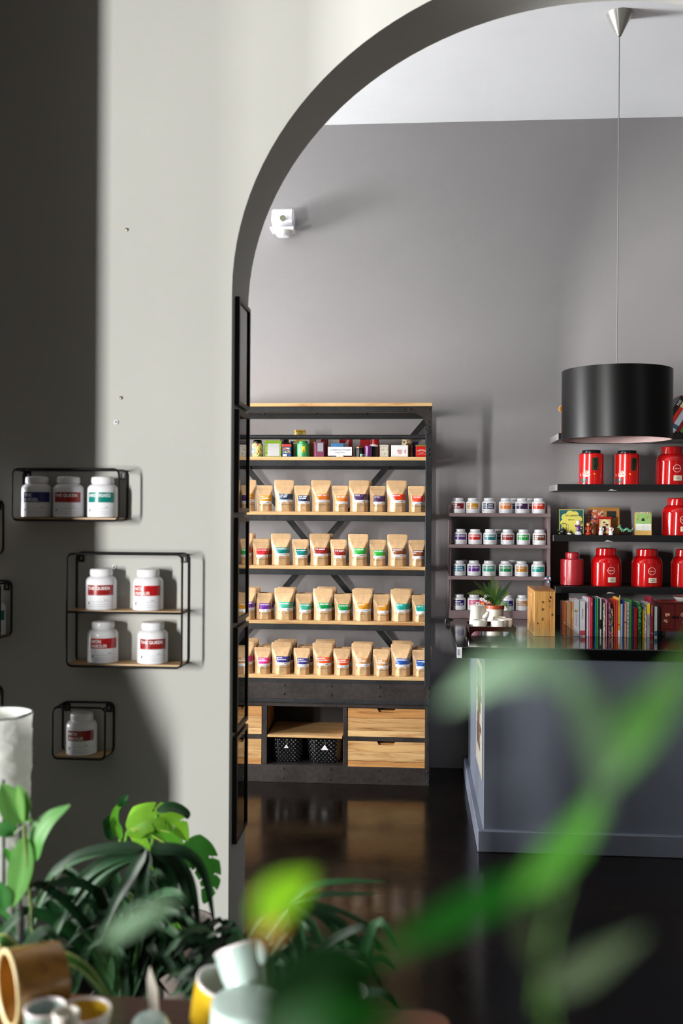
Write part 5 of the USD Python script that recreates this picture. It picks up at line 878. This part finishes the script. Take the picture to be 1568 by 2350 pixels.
# blossom ornament beside the fern
y = 5.55; cx2 = X_(1116, y); t = thing('blossom_ornament', 'orange, red and white blossom ornament behind the white teapot', 'ornament', (cx2, y, ZC)); rr = random.Random(8)
part(t, 'stem', [tube(bez([(0, 0, 0), (rr.uniform(-.01, .01), 0, .05), (rr.uniform(-.03, .03), rr.uniform(-.01, .01), .1)], 8), .0015, 5) for i in range(6)], P_((70, 90, 40)), local=True)
for i in range(16):
    p = np.array([rr.uniform(-.03, .032), rr.uniform(-.015, .015), rr.uniform(.08, .125)]); part(t, 'blossom', [ball(p+.006*np.array([math.cos(q), -.3, math.sin(q)]), 1, (.0045, .002, .0045), 1) for q in np.arange(5)*2*PI/5], [P_((232, 96, 40)), P_((236, 228, 222)), P_((200, 30, 40)), P_((236, 150, 60))][i % 4], local=True, smooth=True)
# flowered cabinet
y0 = 5.0; x0, x1 = X_(1516, y0), X_(1516, y0)+.235; z1 = Z_(1384.5, y0, 1540); z0 = Z_(1446, y0, 1540); CB = plain((96, 16, 14), .3, name='oxblood_lacquer', coat=.2); t = thing('flowered_cabinet', 'small oxblood cabinet painted with roses at the right edge of the counter', 'cabinet', ((x0+x1)/2, y0+.06, ZC))
part(t, 'body', box(x0, x1, y0+.004, y0+.12, z0, z1, .002), CB); part(t, 'top', box(x0-.012, x1+.012, y0-.012, y0+.125, z1, z1+.008, .003), CB); part(t, 'bottom_rail', box(x0-.004, x1+.004, y0-.004, y0+.122, z0-.006, z0, .002), CB)
for xx in (x0+.01, x1-.03): part(t, 'foot', box(xx, xx+.02, y0+.01, y0+.1, ZC, z0-.006, .002), P_((30, 20, 18)))
xm = X_(1551.5, y0); ROSE = [P_((206, 140, 116)), P_((226, 176, 140)), P_((180, 96, 80))]; LV = P_((60, 70, 30)); rr = random.Random(2)
for s, (a, b) in enumerate(((x0+.006, xm-.001), (xm+.001, 2*xm-x0-.006))):
    d = part(t, 'door', box(a, b, y0, y0+.004, z0+.004, z1-.004, .0015), CB); kx = b-.008 if s == 0 else a+.008
    part(d, 'knob', lathe([(0, 0), (.006, 0), (.0075, .005), (.004, .009), (0, .01)], 16).apply_transform(trimesh.transformations.rotation_matrix(PI/2, [1, 0, 0])).apply_translation((kx, y0, (z0+z1)/2-.002)), P_((16, 18, 20), .25))
    ctr = [((a+b)/2+(-.003 if s == 0 else .003), z0+(z1-z0)*.56, .0125), ((a+b)/2+(-.011 if s == 0 else .011), z0+(z1-z0)*.33, .0105)]
    for qx, qz, r in ctr:
        for i in range(9): an = rr.uniform(0, 2*PI); q = r*.62*(i > 0)*rr.uniform(.6, 1); part(d, 'rose_print', ext(Point(qx+q*math.cos(an), qz+q*math.sin(an)).buffer(r*rr.uniform(.3, .5), 6), .0003, 'xz', y0-.0004-.0001*(i % 5)), ROSE[i % 3])
        part(d, 'leaf_print', [ext(Point(qx+r*1.5*math.cos(q), qz+r*1.4*math.sin(q)).buffer(.0028, 5), .0002, 'xz', y0-.0003) for q in (.6, 1.4, 2.4, 3.6, 5.)], LV)
t = thing('white_dish', 'white dish lying on top of the flowered cabinet', 'dish', (X_(1572, y0+.05), y0+.05, z1+.0085)); part(t, 'bowl', lathe([(0, 0), (.035, 0), (.05, .016), (.052, .02), (.049, .019), (.034, .004), (0, .004)], 32), P_((214, 214, 210)), local=True, smooth=40); part(t, 'plate', lathe([(0, .021), (.058, .022), (.06, .026), (0, .025)], 32), P_((70, 60, 60)), local=True)
# ================================================================ TABLE, CUPS AND PLANTS in the foreground
TZ = .75; c = atd(1030, 2318, 1.56); TX1, TY1 = c[0], c[1]
t = thing('display_table', 'polished red-brown wooden table with a rounded corner at the bottom of the picture', 'table', (-.34, .9, 0))
part(t, 'top', ext(rrect(-.73, TX1, .15, TY1, .04), .03, 'xy', TZ-.03), wood('table_top_wood', (110, 60, 20), (62, 30, 8), 0, .5, .5))
for x in (-.67, TX1-.12):
    for y in (.25, TY1-.12): part(t, 'leg', box(x-.03, x+.03, y-.03, y+.03, 0, TZ-.0305, .004), TABLEW)
part(t, 'apron', [box(-.68, TX1-.09, TY1-.13, TY1-.11, TZ-.12, TZ-.0305, .002)], TABLEW)
YEL = plain((218, 178, 40), .2, coat=.4, name='yellow_glaze'); CEL = plain((176, 196, 190), .2, coat=.4, name='celadon_glaze', var=.02); CRW = plain((236, 226, 226), .2, coat=.4, name='pinkish_white_glaze', var=.02); GOLD = plain((188, 148, 80), .3, metal=.35, name='gold_lining')
AMB = wood('amber_wood_cup', (182, 132, 62), (112, 72, 26), 0, 1.4, .3, .4)
def cupl(name, lab, c, R, h, outer, inner, rim, rot=(0, 0, 0), flare=.75, thick=.004, cat='cup'):
    """an open cup standing on its origin along its own z"""
    t = thing(name, lab, cat, c, rot=rot)
    part(t, 'body', lathe([(0, 0), (R*flare*.8, 0), (R*flare, .004), (R*(flare*.45+.55), h*.4), (R*.99, h*.8), (R, h-.002)], 40), outer, smooth=45, local=True)
    part(t, 'lining', lathe([(R-thick, h-.002), (R*.99-thick, h*.8), (R*(flare*.45+.55)-thick, h*.4), (R*flare-thick, .01), (0, .008)], 40), inner, smooth=45, local=True)
    part(t, 'rim', lathe([(R-thick*1.2, h-.003), (R-thick, h), (R-thick*.4, h+.0012), (R+.0004, h), (R+.0006, h-.003)], 40), rim, smooth=True, local=True)
    return t
# lying gold-lined tumbler: mouth towards the left and the camera
mo = np.array([-.777, -.629, 0]); L = .085; c = atd(15, 2282, 1.5); b = c-mo*L; b[2] = TZ+.0585
cupl('gold_tumbler', 'amber wooden tumbler with gold lining lying on its side at the bottom left', b, .057, L, AMB, GOLD, plain((236, 214, 160), .3, name='cream_rim'), (90, 0, -51), .9, .006)
def tab(px, d, py=2318): q = atd(px, py, d); return np.array([q[0], q[1], TZ+.0005])
cupl('pale_cup', 'pale silvery cup standing behind the lying gold tumbler', tab(105, 1.44), .03, .062, CEL, CEL, CRW)
cupl('yellow_bowl', 'small bowl with yellow inside and pinkish-white rim at the bottom left', tab(192, 1.45), .04, .053, CRW, YEL, CRW, flare=.55)
cupl('egg_cup', 'tiny cream cup in front of the yellow-lined bowl', tab(152, 1.38), .018, .085, CER, CER, CER)
cupl('celadon_bowl', 'pale green bowl turned upside down near the white pointed tag', tab(344, 1.41)+[0, 0, .064], .042, .063, CEL, CEL, CEL, (180, 0, 0), .55, cat='bowl')
cupl('yellow_cup', 'tilted yellow cup with pale inside, under the celadon cup', tab(476, 1.50)+[0, 0, .010], .036, .072, YEL, CER, CRW, (8, 18, 0), .8)
cupl('celadon_bowl', 'wide celadon bowl turned upside down at the bottom centre', tab(570, 1.39)+[0, 0, .1], .056, .099, CEL, CEL, CEL, (180, 0, 0), .92, cat='bowl')
t = cupl('celadon_cup', 'celadon teacup with a rounded ear lying on the stacked cups', atd(552, 2258, 1.46)+[.008, .02, -.022], .037, .064, CEL, YEL, CRW, (-28, -22, 0), .8)
part(t, 'ear_handle', [ball((.03, -.008, .046), 1, (.016, .009, .02))], CEL, smooth=True, local=True)
cupl('white_cup', 'small white cup at the bottom edge right of the celadon bowl', tab(688, 1.47), .016, .05, CER, CER, CER)
q0 = tab(353, 1.52); tg = ext(Polygon([(-.013, 0), (.013, 0), (.0145, .05), (.004, .072), (-.001, .082), (-.011, .06)]), .0016, 'xz'); t = thing('pointed_tag', 'white pointed tag standing among the cups', 'tag', q0, rot=(0, -7, -38)); part(t, 'blade', tg, CER, local=True); part(t, 'foot', lathe([(0, 0), (.016, 0), (.014, .004), (0, .005)], 20), CER, local=True)

# ---------------------------------------------------------------- leaves
def leafm(pts, W, n=(0, -1, .4), fold=.18, seg=16, prof='ovate', split=None, across=4):
    c = bez(pts, seg); tg = np.gradient(c, axis=0); tg /= np.linalg.norm(tg, axis=1, keepdims=True)+1e-12; n = np.array(n, float); t = np.linspace(0, 1, seg)
    w = {'ovate': np.sin(PI*np.clip(t*.96+.02, 0, 1)**.75)**.9, 'blade': np.minimum(1, t*9+.25)*(1-t**2.2)**.75+.01, 'heart': np.minimum(1, (t*5+.15))**.6*(1-t**1.7)**.65}[prof]*W/2
    rows = []
    for k in range(seg):
        s = np.cross(tg[k], n); s /= np.linalg.norm(s)+1e-12; nn = np.cross(s, tg[k])
        rows.append([c[k]+s*w[k]*u+nn*w[k]*(fold*abs(u)-.08*u*u) for u in np.linspace(-1, 1, 2*across+1)])
    v = np.array(rows); m = 2*across+1; i, j = np.meshgrid(np.arange(seg-1), np.arange(m-1), indexing='ij')
    q = np.stack([i*m+j, i*m+j+1, (i+1)*m+j+1, (i+1)*m+j], -1)
    if split is not None: q = q[~split(t[i]+.5/seg, np.abs((j+.5)/across-1))]
    return as_mesh((v.reshape(-1, 3), q.reshape(-1, 4)))
LEAVES = {}
def LM(rgb, tr=.35, rough=.38):
    return plain(rgb, rough, tr=tr, var=.14, scale=18, name='leaf_%02x%02x%02x_%d' % (*rgb, tr*100))
def px_pts(l, d): return [atd(p[0], p[1], p[2] if len(p) > 2 else d) for p in l]
def pot(t, x, y, z0, h, R, m):
    part(t, 'pot', lathe([(0, z0), (R*.72, z0), (R*.75, z0+.006), (R, z0+h), (R*.93, z0+h), (R*.9, z0+h-.03), (0, z0+h-.03)], 32, (x, y, 0)), m, smooth=40)
POTM = plain((70, 62, 56), .6, name='dark_planter'); POTG = plain((60, 66, 62), .5, name='grey_green_planter')
# ---- near plant right before the lens
NK = .7; NP = atd(1150, 2900, .33); t = thing('trailing_plant', 'out-of-focus green plant with long narrow leaves close to the camera, right', 'plant', (NP[0], NP[1], TZ)); pot(t, NP[0], NP[1], TZ+.0005, .12, .03, POTG)
hub = np.array([NP[0], NP[1], TZ+.11])
stem = bez([hub, atd(1260, 2650, .31), atd(1240, 2300, .287), atd(1300, 2000, .28), atd(1400, 1780, .273), atd(1540, 1560, .266), atd(1640, 1420, .266)], 40); part(t, 'stem', tube(stem, .0006, 8), LM((70, 110, 40), .1))
near = [([(1245, 2010), (1110, 2070), (980, 2135), (850, 2205)], .40, .0135, (10, 86, 4), (.2, -1, .3)), ([(1190, 2050), (1270, 1975), (1340, 1890), (1400, 1780)], .39, .012, (58, 124, 18), (-.3, -1, .2)), ([(1385, 1800), (1450, 1690), (1530, 1590), (1620, 1480)], .38, .016, (66, 116, 44), (-.3, -1, .2)), ([(1420, 1740), (1446, 1690), (1470, 1640)], .40, .012, (14, 84, 12), (0, -1, .3)),
        ([(1330, 1590), (1240, 1525), (1130, 1545), (1020, 1620)], .37, .0165, (150, 186, 152), (0, -1, .8)), ([(1290, 1540), (1350, 1640), (1378, 1750), (1382, 1880)], .38, .013, (96, 124, 92), (0, -1, .3)), ([(1190, 2070), (1218, 2165), (1262, 2262)], .39, .0085, (58, 68, 44), (0, -1, .2)), ([(1255, 2275), (1350, 2222), (1480, 2140)], .38, .01, (80, 98, 70), (0, -1, .5)), ([(1240, 2020), (1200, 2040), (1150, 2075)], .41, .012, (40, 120, 8), (0, -1, .3))]
for p, d, W, col, n in near:
    m = px_pts(p, d*NK); part(t, 'leaf', leafm(m, W*NK, n, .15, 14), LM(col, .45), smooth=True); k = np.argmin(np.linalg.norm(stem-m[0], axis=1)); part(t, 'petiole', tube([stem[k], m[0]], .0004, 5), LM((70, 110, 40), .1))
NP = atd(600, 2900, .36); t = thing('near_foliage', 'out-of-focus dark green leaves with one glowing lime leaf, bottom centre', 'plant', (NP[0], NP[1], TZ)); pot(t, NP[0], NP[1], TZ+.0005, .12, .03, POTM); hub = np.array([NP[0], NP[1], TZ+.11])
for p, d, W, col, n in [([(592, 2118), (632, 2068), (672, 2036), (720, 2005)], .46, .018, (132, 196, 4), (0, -1, .2)), ([(592, 2150), (620, 2128), (660, 2108)], .46, .009, (226, 160, 70), (0, -1, .3)), ([(640, 2450), (680, 2310), (770, 2215), (890, 2240)], .46, .036, (4, 44, 5), (0, -1, .1)), ([(620, 2490), (670, 2390), (780, 2330), (940, 2345)], .44, .026, (8, 74, 6), (0, -1, .5)), ([(700, 2470), (760, 2340), (800, 2260), (820, 2190)], .48, .034, (4, 40, 5), (.1, -1, .1)), ([(238, 2158), (320, 2108), (412, 2058)], .62, .0125, (112, 146, 112), (0, -1, .9))]:
    m = px_pts(p, d*NK); part(t, 'leaf', leafm(m, W*NK, n, .12, 14), LM(col, .5), smooth=True); part(t, 'petiole', tube(bez([hub, (hub+m[0])/2+[.0, .01, 0], m[0]], 10), .0006, 5), LM((60, 100, 40), .1))

# ---- plants standing behind the table
DK = [LM(c, .2, .62) for c in ((18, 52, 26), (24, 66, 30), (14, 42, 20), (32, 78, 40))]
def floor_pot(t, px, d, R=.15, h=.42): q = atd(px, 2300, d); pot(t, q[0], q[1], 0, h, R, POTM); return np.array([q[0], q[1], h-.03])
def blades(t, hub, lst, d, W, mats, fold=.3, up=(0, -1, .5)):
    for k, p in enumerate(lst):
        m = px_pts(p, d); part(t, 'leaf', leafm(m, W[k] if isinstance(W, list) else W, up, fold, 18, 'blade', across=2), mats[k % len(mats)], smooth=True)
q = atd(330, 2300, 2.15); t = thing('palm_plant', 'dark arching palm in the left foreground below the wire shelves', 'plant', (q[0], q[1], 0)); hub = floor_pot(t, 290, 2.28, .085); crown = atd(335, 1950, 2.1)
part(t, 'stem', tube(bez([hub, atd(320, 2150, 2.13), crown], 12), .005, 8), LM((60, 110, 50), .05))
GL = [LM((62, 102, 66), .25, .55), LM((38, 84, 46), .25, .5), LM((22, 56, 30), .2, .5)]
hero = [([(330, 1945), (230, 1952), (140, 1990), (95, 2060), (70, 2150)], 0), ([(332, 1950), (240, 1995), (165, 2080), (100, 2190)], 1), ([(338, 1953), (275, 1985), (220, 2050), (175, 2140)], 0), ([(336, 1950), (250, 1975), (180, 2030), (120, 2160), (95, 2240)], 1), ([(350, 1948), (420, 1955), (468, 2005), (494, 2130)], 2), ([(352, 1950), (405, 1985), (430, 2060), (438, 2150)], 2), ([(346, 1950), (385, 2000), (405, 2060), (410, 2120)], 1), ([(345, 1946), (390, 1960), (440, 2030), (462, 2190)], 2), ([(334, 1948), (300, 2010), (260, 2080), (225, 2170)], 2), ([(340, 1952), (330, 2020), (330, 2100), (320, 2200)], 2), ([(328, 1946), (250, 1948), (170, 1966), (110, 2010)], 2), ([(348, 1950), (372, 2010), (380, 2100), (372, 2200)], 1)]
for p, k in hero: part(t, 'leaf', leafm(px_pts(p, 2.1-.02*k), .026, (0, -1, .7), .35, 20, 'blade', across=2), GL[k], smooth=True)
rr = random.Random(21)
def undergrowth(t, hub, n, x0, x1, ya, yb, d, W=.022):
    for i in range(n):
        tx = rr.uniform(x0, x1); ty = rr.uniform(ya, yb); dd = d+rr.uniform(-.2, .25); tip = atd(tx, ty, dd); mid = (hub+tip)/2+np.array([rr.uniform(-.04, .04), 0, rr.uniform(.05, .14)])
        part(t, 'leaf', leafm([hub+[rr.uniform(-.05, .05), rr.uniform(-.05, .05), 0], mid, tip+[0, 0, .03*rr.random()], tip+[.04*np.sign(tx-(x0+x1)/2), 0, -.02]], W*rr.uniform(.7, 1.3), (0, -1, .6), .3, 12, 'blade', across=2), DK[i % 4], smooth=True)
undergrowth(t, hub, 60, 60, 470, 2010, 2300, 2.1)
q = atd(560, 2300, 2.0); t = thing('grassy_plant', 'dark grassy plant at the foot of the arch pier', 'plant', (q[0], q[1], 0)); hub = floor_pot(t, 530, 2.2, .085, .42); undergrowth(t, hub, 64, 420, 700, 2110, 2320, 1.95, .02)
q = atd(690, 2300, 1.85); t = thing('dracaena', 'arching dracaena with narrow leaves in front of the dark floor', 'plant', (q[0], q[1], 0)); hub = floor_pot(t, 690, 1.82, .085, .45); crown = atd(672, 2075, 1.85); part(t, 'stem', tube(bez([hub, atd(672, 2200, 1.85), crown], 10), .006, 8), LM((60, 90, 50), .05))
for p, k, W in [([(672, 2068), (715, 2034), (790, 2022), (888, 2024)], 1, .014), ([(676, 2072), (740, 2054), (800, 2052), (872, 2051)], 2, .012), ([(678, 2080), (730, 2096), (790, 2160), (850, 2268)], 0, .018), ([(676, 2084), (715, 2120), (745, 2180), (768, 2236)], 0, .016), ([(690, 2070), (760, 2084), (830, 2115), (872, 2142)], 2, .011), ([(688, 2076), (770, 2110), (830, 2180), (884, 2280)], 2, .018), ([(680, 2080), (740, 2100), (775, 2150), (800, 2215)], 1, .014), ([(668, 2080), (690, 2140), (690, 2200), (675, 2260)], 1, .016), ([(664, 2078), (640, 2110), (600, 2170), (570, 2240)], 1, .016), ([(670, 2074), (700, 2062), (724, 2072), (745, 2095)], 0, .014), ([(664, 2074), (620, 2090), (585, 2120), (560, 2180)], 2, .014)]: part(t, 'leaf', leafm(px_pts(p, 1.83), W, (0, -1, .7), .3, 18, 'blade', across=2), GL[k], smooth=True)
undergrowth(t, hub, 40, 560, 870, 2130, 2330, 1.85, .022)
# monstera
q = atd(300, 2300, 2.5); t = thing('monstera', 'bright green split-leaf plant catching the light behind the palm', 'plant', (q[0], q[1], 0)); hub = floor_pot(t, 420, 2.75, .085, .4); MG = [LM((134, 196, 54), .5), LM((96, 164, 48), .45), LM((26, 70, 30), .2), LM((58, 124, 44), .4)]
sp = lambda t_, u: (np.abs(t_-.36-.1*u) < .018*u) & (u > .4) | (np.abs(t_-.55-.1*u) < .018*u) & (u > .35) | (np.abs(t_-.72-.08*u) < .016*u) & (u > .35)
for p, W, k, n, s in [([(291, 1905), (340, 1880), (395, 1880), (432, 1930)], .105, 0, (.1, -.7, 1), sp), ([(278, 1925), (262, 1890), (265, 1860), (282, 1842)], .032, 1, (.9, -.6, .2), None), ([(284, 1850), (282, 1838), (295, 1824)], .03, 2, (.5, -1, .3), None), ([(300, 1908), (345, 1905), (400, 1925), (436, 2000)], .05, 1, (0, -1, .8), None), ([(300, 1912), (330, 1935), (352, 1985), (354, 2005)], .035, 0, (-.5, -1, .3), None), ([(360, 1860), (395, 1853), (425, 1865), (432, 1880)], .04, 2, (0, -.5, 1), None), ([(420, 1940), (462, 1965), (482, 2020), (468, 2075)], .085, 3, (.3, -1, .3), sp), ([(262, 1900), (248, 1885), (250, 1915), (262, 1930)], .03, 2, (.4, -1, .2), None), ([(370, 1930), (385, 1970), (392, 2010), (388, 2050)], .05, 3, (-.3, -1, .2), None)]: part(t, 'leaf', leafm(px_pts(p, 2.5), W, n, .2, 70 if s else 24, 'heart', s, 10 if s else 4), MG[k], smooth=True)
part(t, 'vein', [tube(px_pts([(300, 1902), (345, 1900), (390, 1910)], 2.485), .0022, 6), tube(px_pts([(303, 1905), (345, 1915), (384, 1938)], 2.485), .002, 6)], LM((190, 216, 100), .2))
for a, b in (((292, 1908), (278, 2040)), ((276, 1925), (276, 2020)), ((420, 1945), (400, 2080)), ((360, 1870), (340, 2050))): part(t, 'petiole', tube(bez([atd(*a, 2.5), atd(*b, 2.52), hub], 14), .004, 7), LM((110, 170, 60), .1))
# leafy plant with stakes at the left edge
q = atd(60, 2300, 1.9); t = thing('leafy_plant', 'light green ovate-leaved plant at the left edge before the paper lamp', 'plant', (q[0], q[1], 0)); hub = floor_pot(t, 60, 1.86, .075, .42); LGn = [LM((122, 190, 96), .5, .45), LM((86, 164, 62), .45, .45), LM((60, 130, 56), .4, .45), LM((150, 206, 120), .5, .45)]
st = bez([hub, atd(75, 2180, 1.9), atd(68, 2040, 1.9), atd(55, 1895, 1.9)], 16); part(t, 'stem', tube(st, .0035, 7), LM((110, 130, 70), .05))
for p, W, k, n in [([(54, 1888), (38, 1860), (18, 1825), (4, 1798)], .056, 0, (.3, -1, .1)), ([(56, 1886), (54, 1850), (48, 1822), (40, 1800)], .03, 3, (1, -.8, 0)), ([(80, 1976), (84, 1925), (112, 1882), (161, 1847)], .044, 1, (-.4, -1, .4)), ([(57, 1922), (50, 1980), (38, 2040), (26, 2084)], .049, 0, (0, -1, .1)), ([(36, 1916), (20, 1905), (-10, 1905), (-40, 1920)], .03, 2, (0, -1, .6)), ([(8, 2090), (2, 2050), (-10, 2020)], .04, 2, (0, -1, .2)), ([(58, 1886), (66, 1882), (76, 1886)], .012, 3, (0, -1, .5)), ([(10, 2180), (6, 2120), (-4, 2080)], .05, 2, (0, -1, .2)), ([(30, 1985), (20, 1960), (8, 1945)], .016, 1, (0, -1, .3))]: part(t, 'leaf', leafm(px_pts(p, 1.9), W, n, .2, 18, 'ovate'), LGn[k], smooth=True)
for a in ((8, 1790), (46, 1880), (30, 2060), (52, 2080)): part(t, 'stake', tube([atd(a[0], a[1], 1.94), np.array([*atd(a[0]+6, a[1], 1.94)[:2], .4])], .0028, 6), BLACKM)
part(t, 'branch', [tube(px_pts([(72, 2130), (70, 2060), (76, 1985)], 1.9), .0016, 6), tube(px_pts([(60, 2110), (110, 2030), (150, 1990)], 1.92), .0022, 6), tube(px_pts([(75, 2080), (95, 2050), (125, 2010)], 1.92), .0018, 6), tube(px_pts([(56, 1895), (36, 1910), (34, 1916)], 1.9), .0014, 6)], LM((120, 140, 90), .05))
undergrowth(t, hub, 22, -30, 130, 2120, 2330, 1.85, .022)
# spider plant leaves over the cups
q = atd(-40, 2300, 1.62); t = thing('spider_plant', 'variegated spider plant leaf arching over the gold tumbler', 'plant', (q[0], q[1], 0)); hub = floor_pot(t, -90, 1.68, .07, .5)
for p, W in [([(-40, 2200), (20, 2190), (110, 2188), (195, 2222), (262, 2312)], .017), ([(-30, 2190), (0, 2158), (30, 2175), (48, 2198)], .016), ([(-40, 2200), (-10, 2215), (30, 2240), (60, 2290)], .014)]:
    m = px_pts(p, 1.62); l = part(t, 'leaf', leafm(m, W, (0, -1, 1), .2, 20, 'blade', across=2), LM((70, 120, 50), .3), smooth=True); part(l, 'pale_margin', leafm([v+[0, .001, -.0006] for v in m], W*1.45, (0, -1, 1), .2, 20, 'blade', across=2), LM((196, 206, 130), .3), smooth=True); part(t, 'petiole', tube(bez([hub, (hub+m[0])/2+[0, 0, .05], m[0]], 8), .002, 6), LM((70, 110, 50), .1))
# white flower petals among the leaves
q = atd(822, 2290, 1.62); t = thing('peace_lily', 'small white spathe among dark leaves right of the cups', 'flower', (q[0], q[1], .45)); part(t, 'spathe', leafm(px_pts([(838, 2292), (830, 2270), (812, 2250)], 1.62), .024, (0, -1, .2), .3, 10), plain((220, 232, 222), .4, tr=.3, name='white_spathe'), smooth=True); part(t, 'stem', tube(bez([atd(838, 2292, 1.62), atd(836, 2360, 1.63), np.array([q[0], q[1], .02])], 10), .0025, 6), LM((60, 110, 50), .05)); pot(t, q[0], q[1]+.02, 0, .2, .06, POTM)
# rice-paper floor lamp
q = atd(-12, 1637, 2.3); zt, zb = q[2], .55; R = .083; x, y = q[0], q[1]; RP = mat('rice_paper', {'p': ('principled_bsdf', dict(base_color=lin((236, 238, 234)), roughness=.8)), 't': ('translucent_bsdf', dict(color=lin((225, 226, 220)))), 'm': ('mix_closure', dict(fac=.3)), 'g': ('geometry', {}), 'mp': ('mapping', dict(scale=(18, 18, 30))), 'n': ('noise_texture', dict(scale=1., detail=4., distortion=1.2)), 'b': ('bump', dict(strength=.8, distance=.006))}, [('g.position', 'mp.vector'), ('mp.vector', 'n.vector'), ('n.fac', 'b.height'), ('b.normal', 'p.normal'), ('p.BSDF', 'm.closure1'), ('t.BSDF', 'm.closure2')], 'm.closure')
t = thing('paper_lamp', 'white crinkled rice-paper cylinder lamp cut off at the left edge', 'lamp', (x, y, 0)); pr = []
nz = 60
for k in range(nz+1): z = zt-(zt-zb)*k/nz; pr.append((R-.006*k/nz+(.0015 if k % 5 == 0 else -.0006), z))
sh = lathe(pr, 64, (x, y, 0)); pv = sh.vertices; dn = (meshkit.fbm(pv*np.array([26, 26, 40]), 3, 5)-.5)*.008; rad = pv-[x, y, 0]; rad[:, 2] = 0; sh.vertices = pv+rad/R*dn[:, None]; part(t, 'paper_shade', sh, RP, smooth=60)
part(t, 'top_ring', tube([np.array([x+R*math.cos(a), y+R*math.sin(a), zt]) for a in np.linspace(0, 2*PI, 48)[:-1]], .0018, 6, True), WIRE); part(t, 'bottom_ring', tube([np.array([x+(R-.006)*math.cos(a), y+(R-.006)*math.sin(a), zb]) for a in np.linspace(0, 2*PI, 48)[:-1]], .0018, 6, True), WIRE)
part(t, 'spokes', [rod((x, y, zt-.03), (x+R*math.cos(a), y+R*math.sin(a), zt-.001), .0012) for a in (.4, 2.5, 4.6)], WIRE); part(t, 'pole', rod((x, y, 0), (x, y, zt-.03), .008), WIRE); part(t, 'base', lathe([(0, .02), (.1, .018), (.11, .004), (.11, 0), (0, 0)], 32, (x, y, 0)), WIRE)
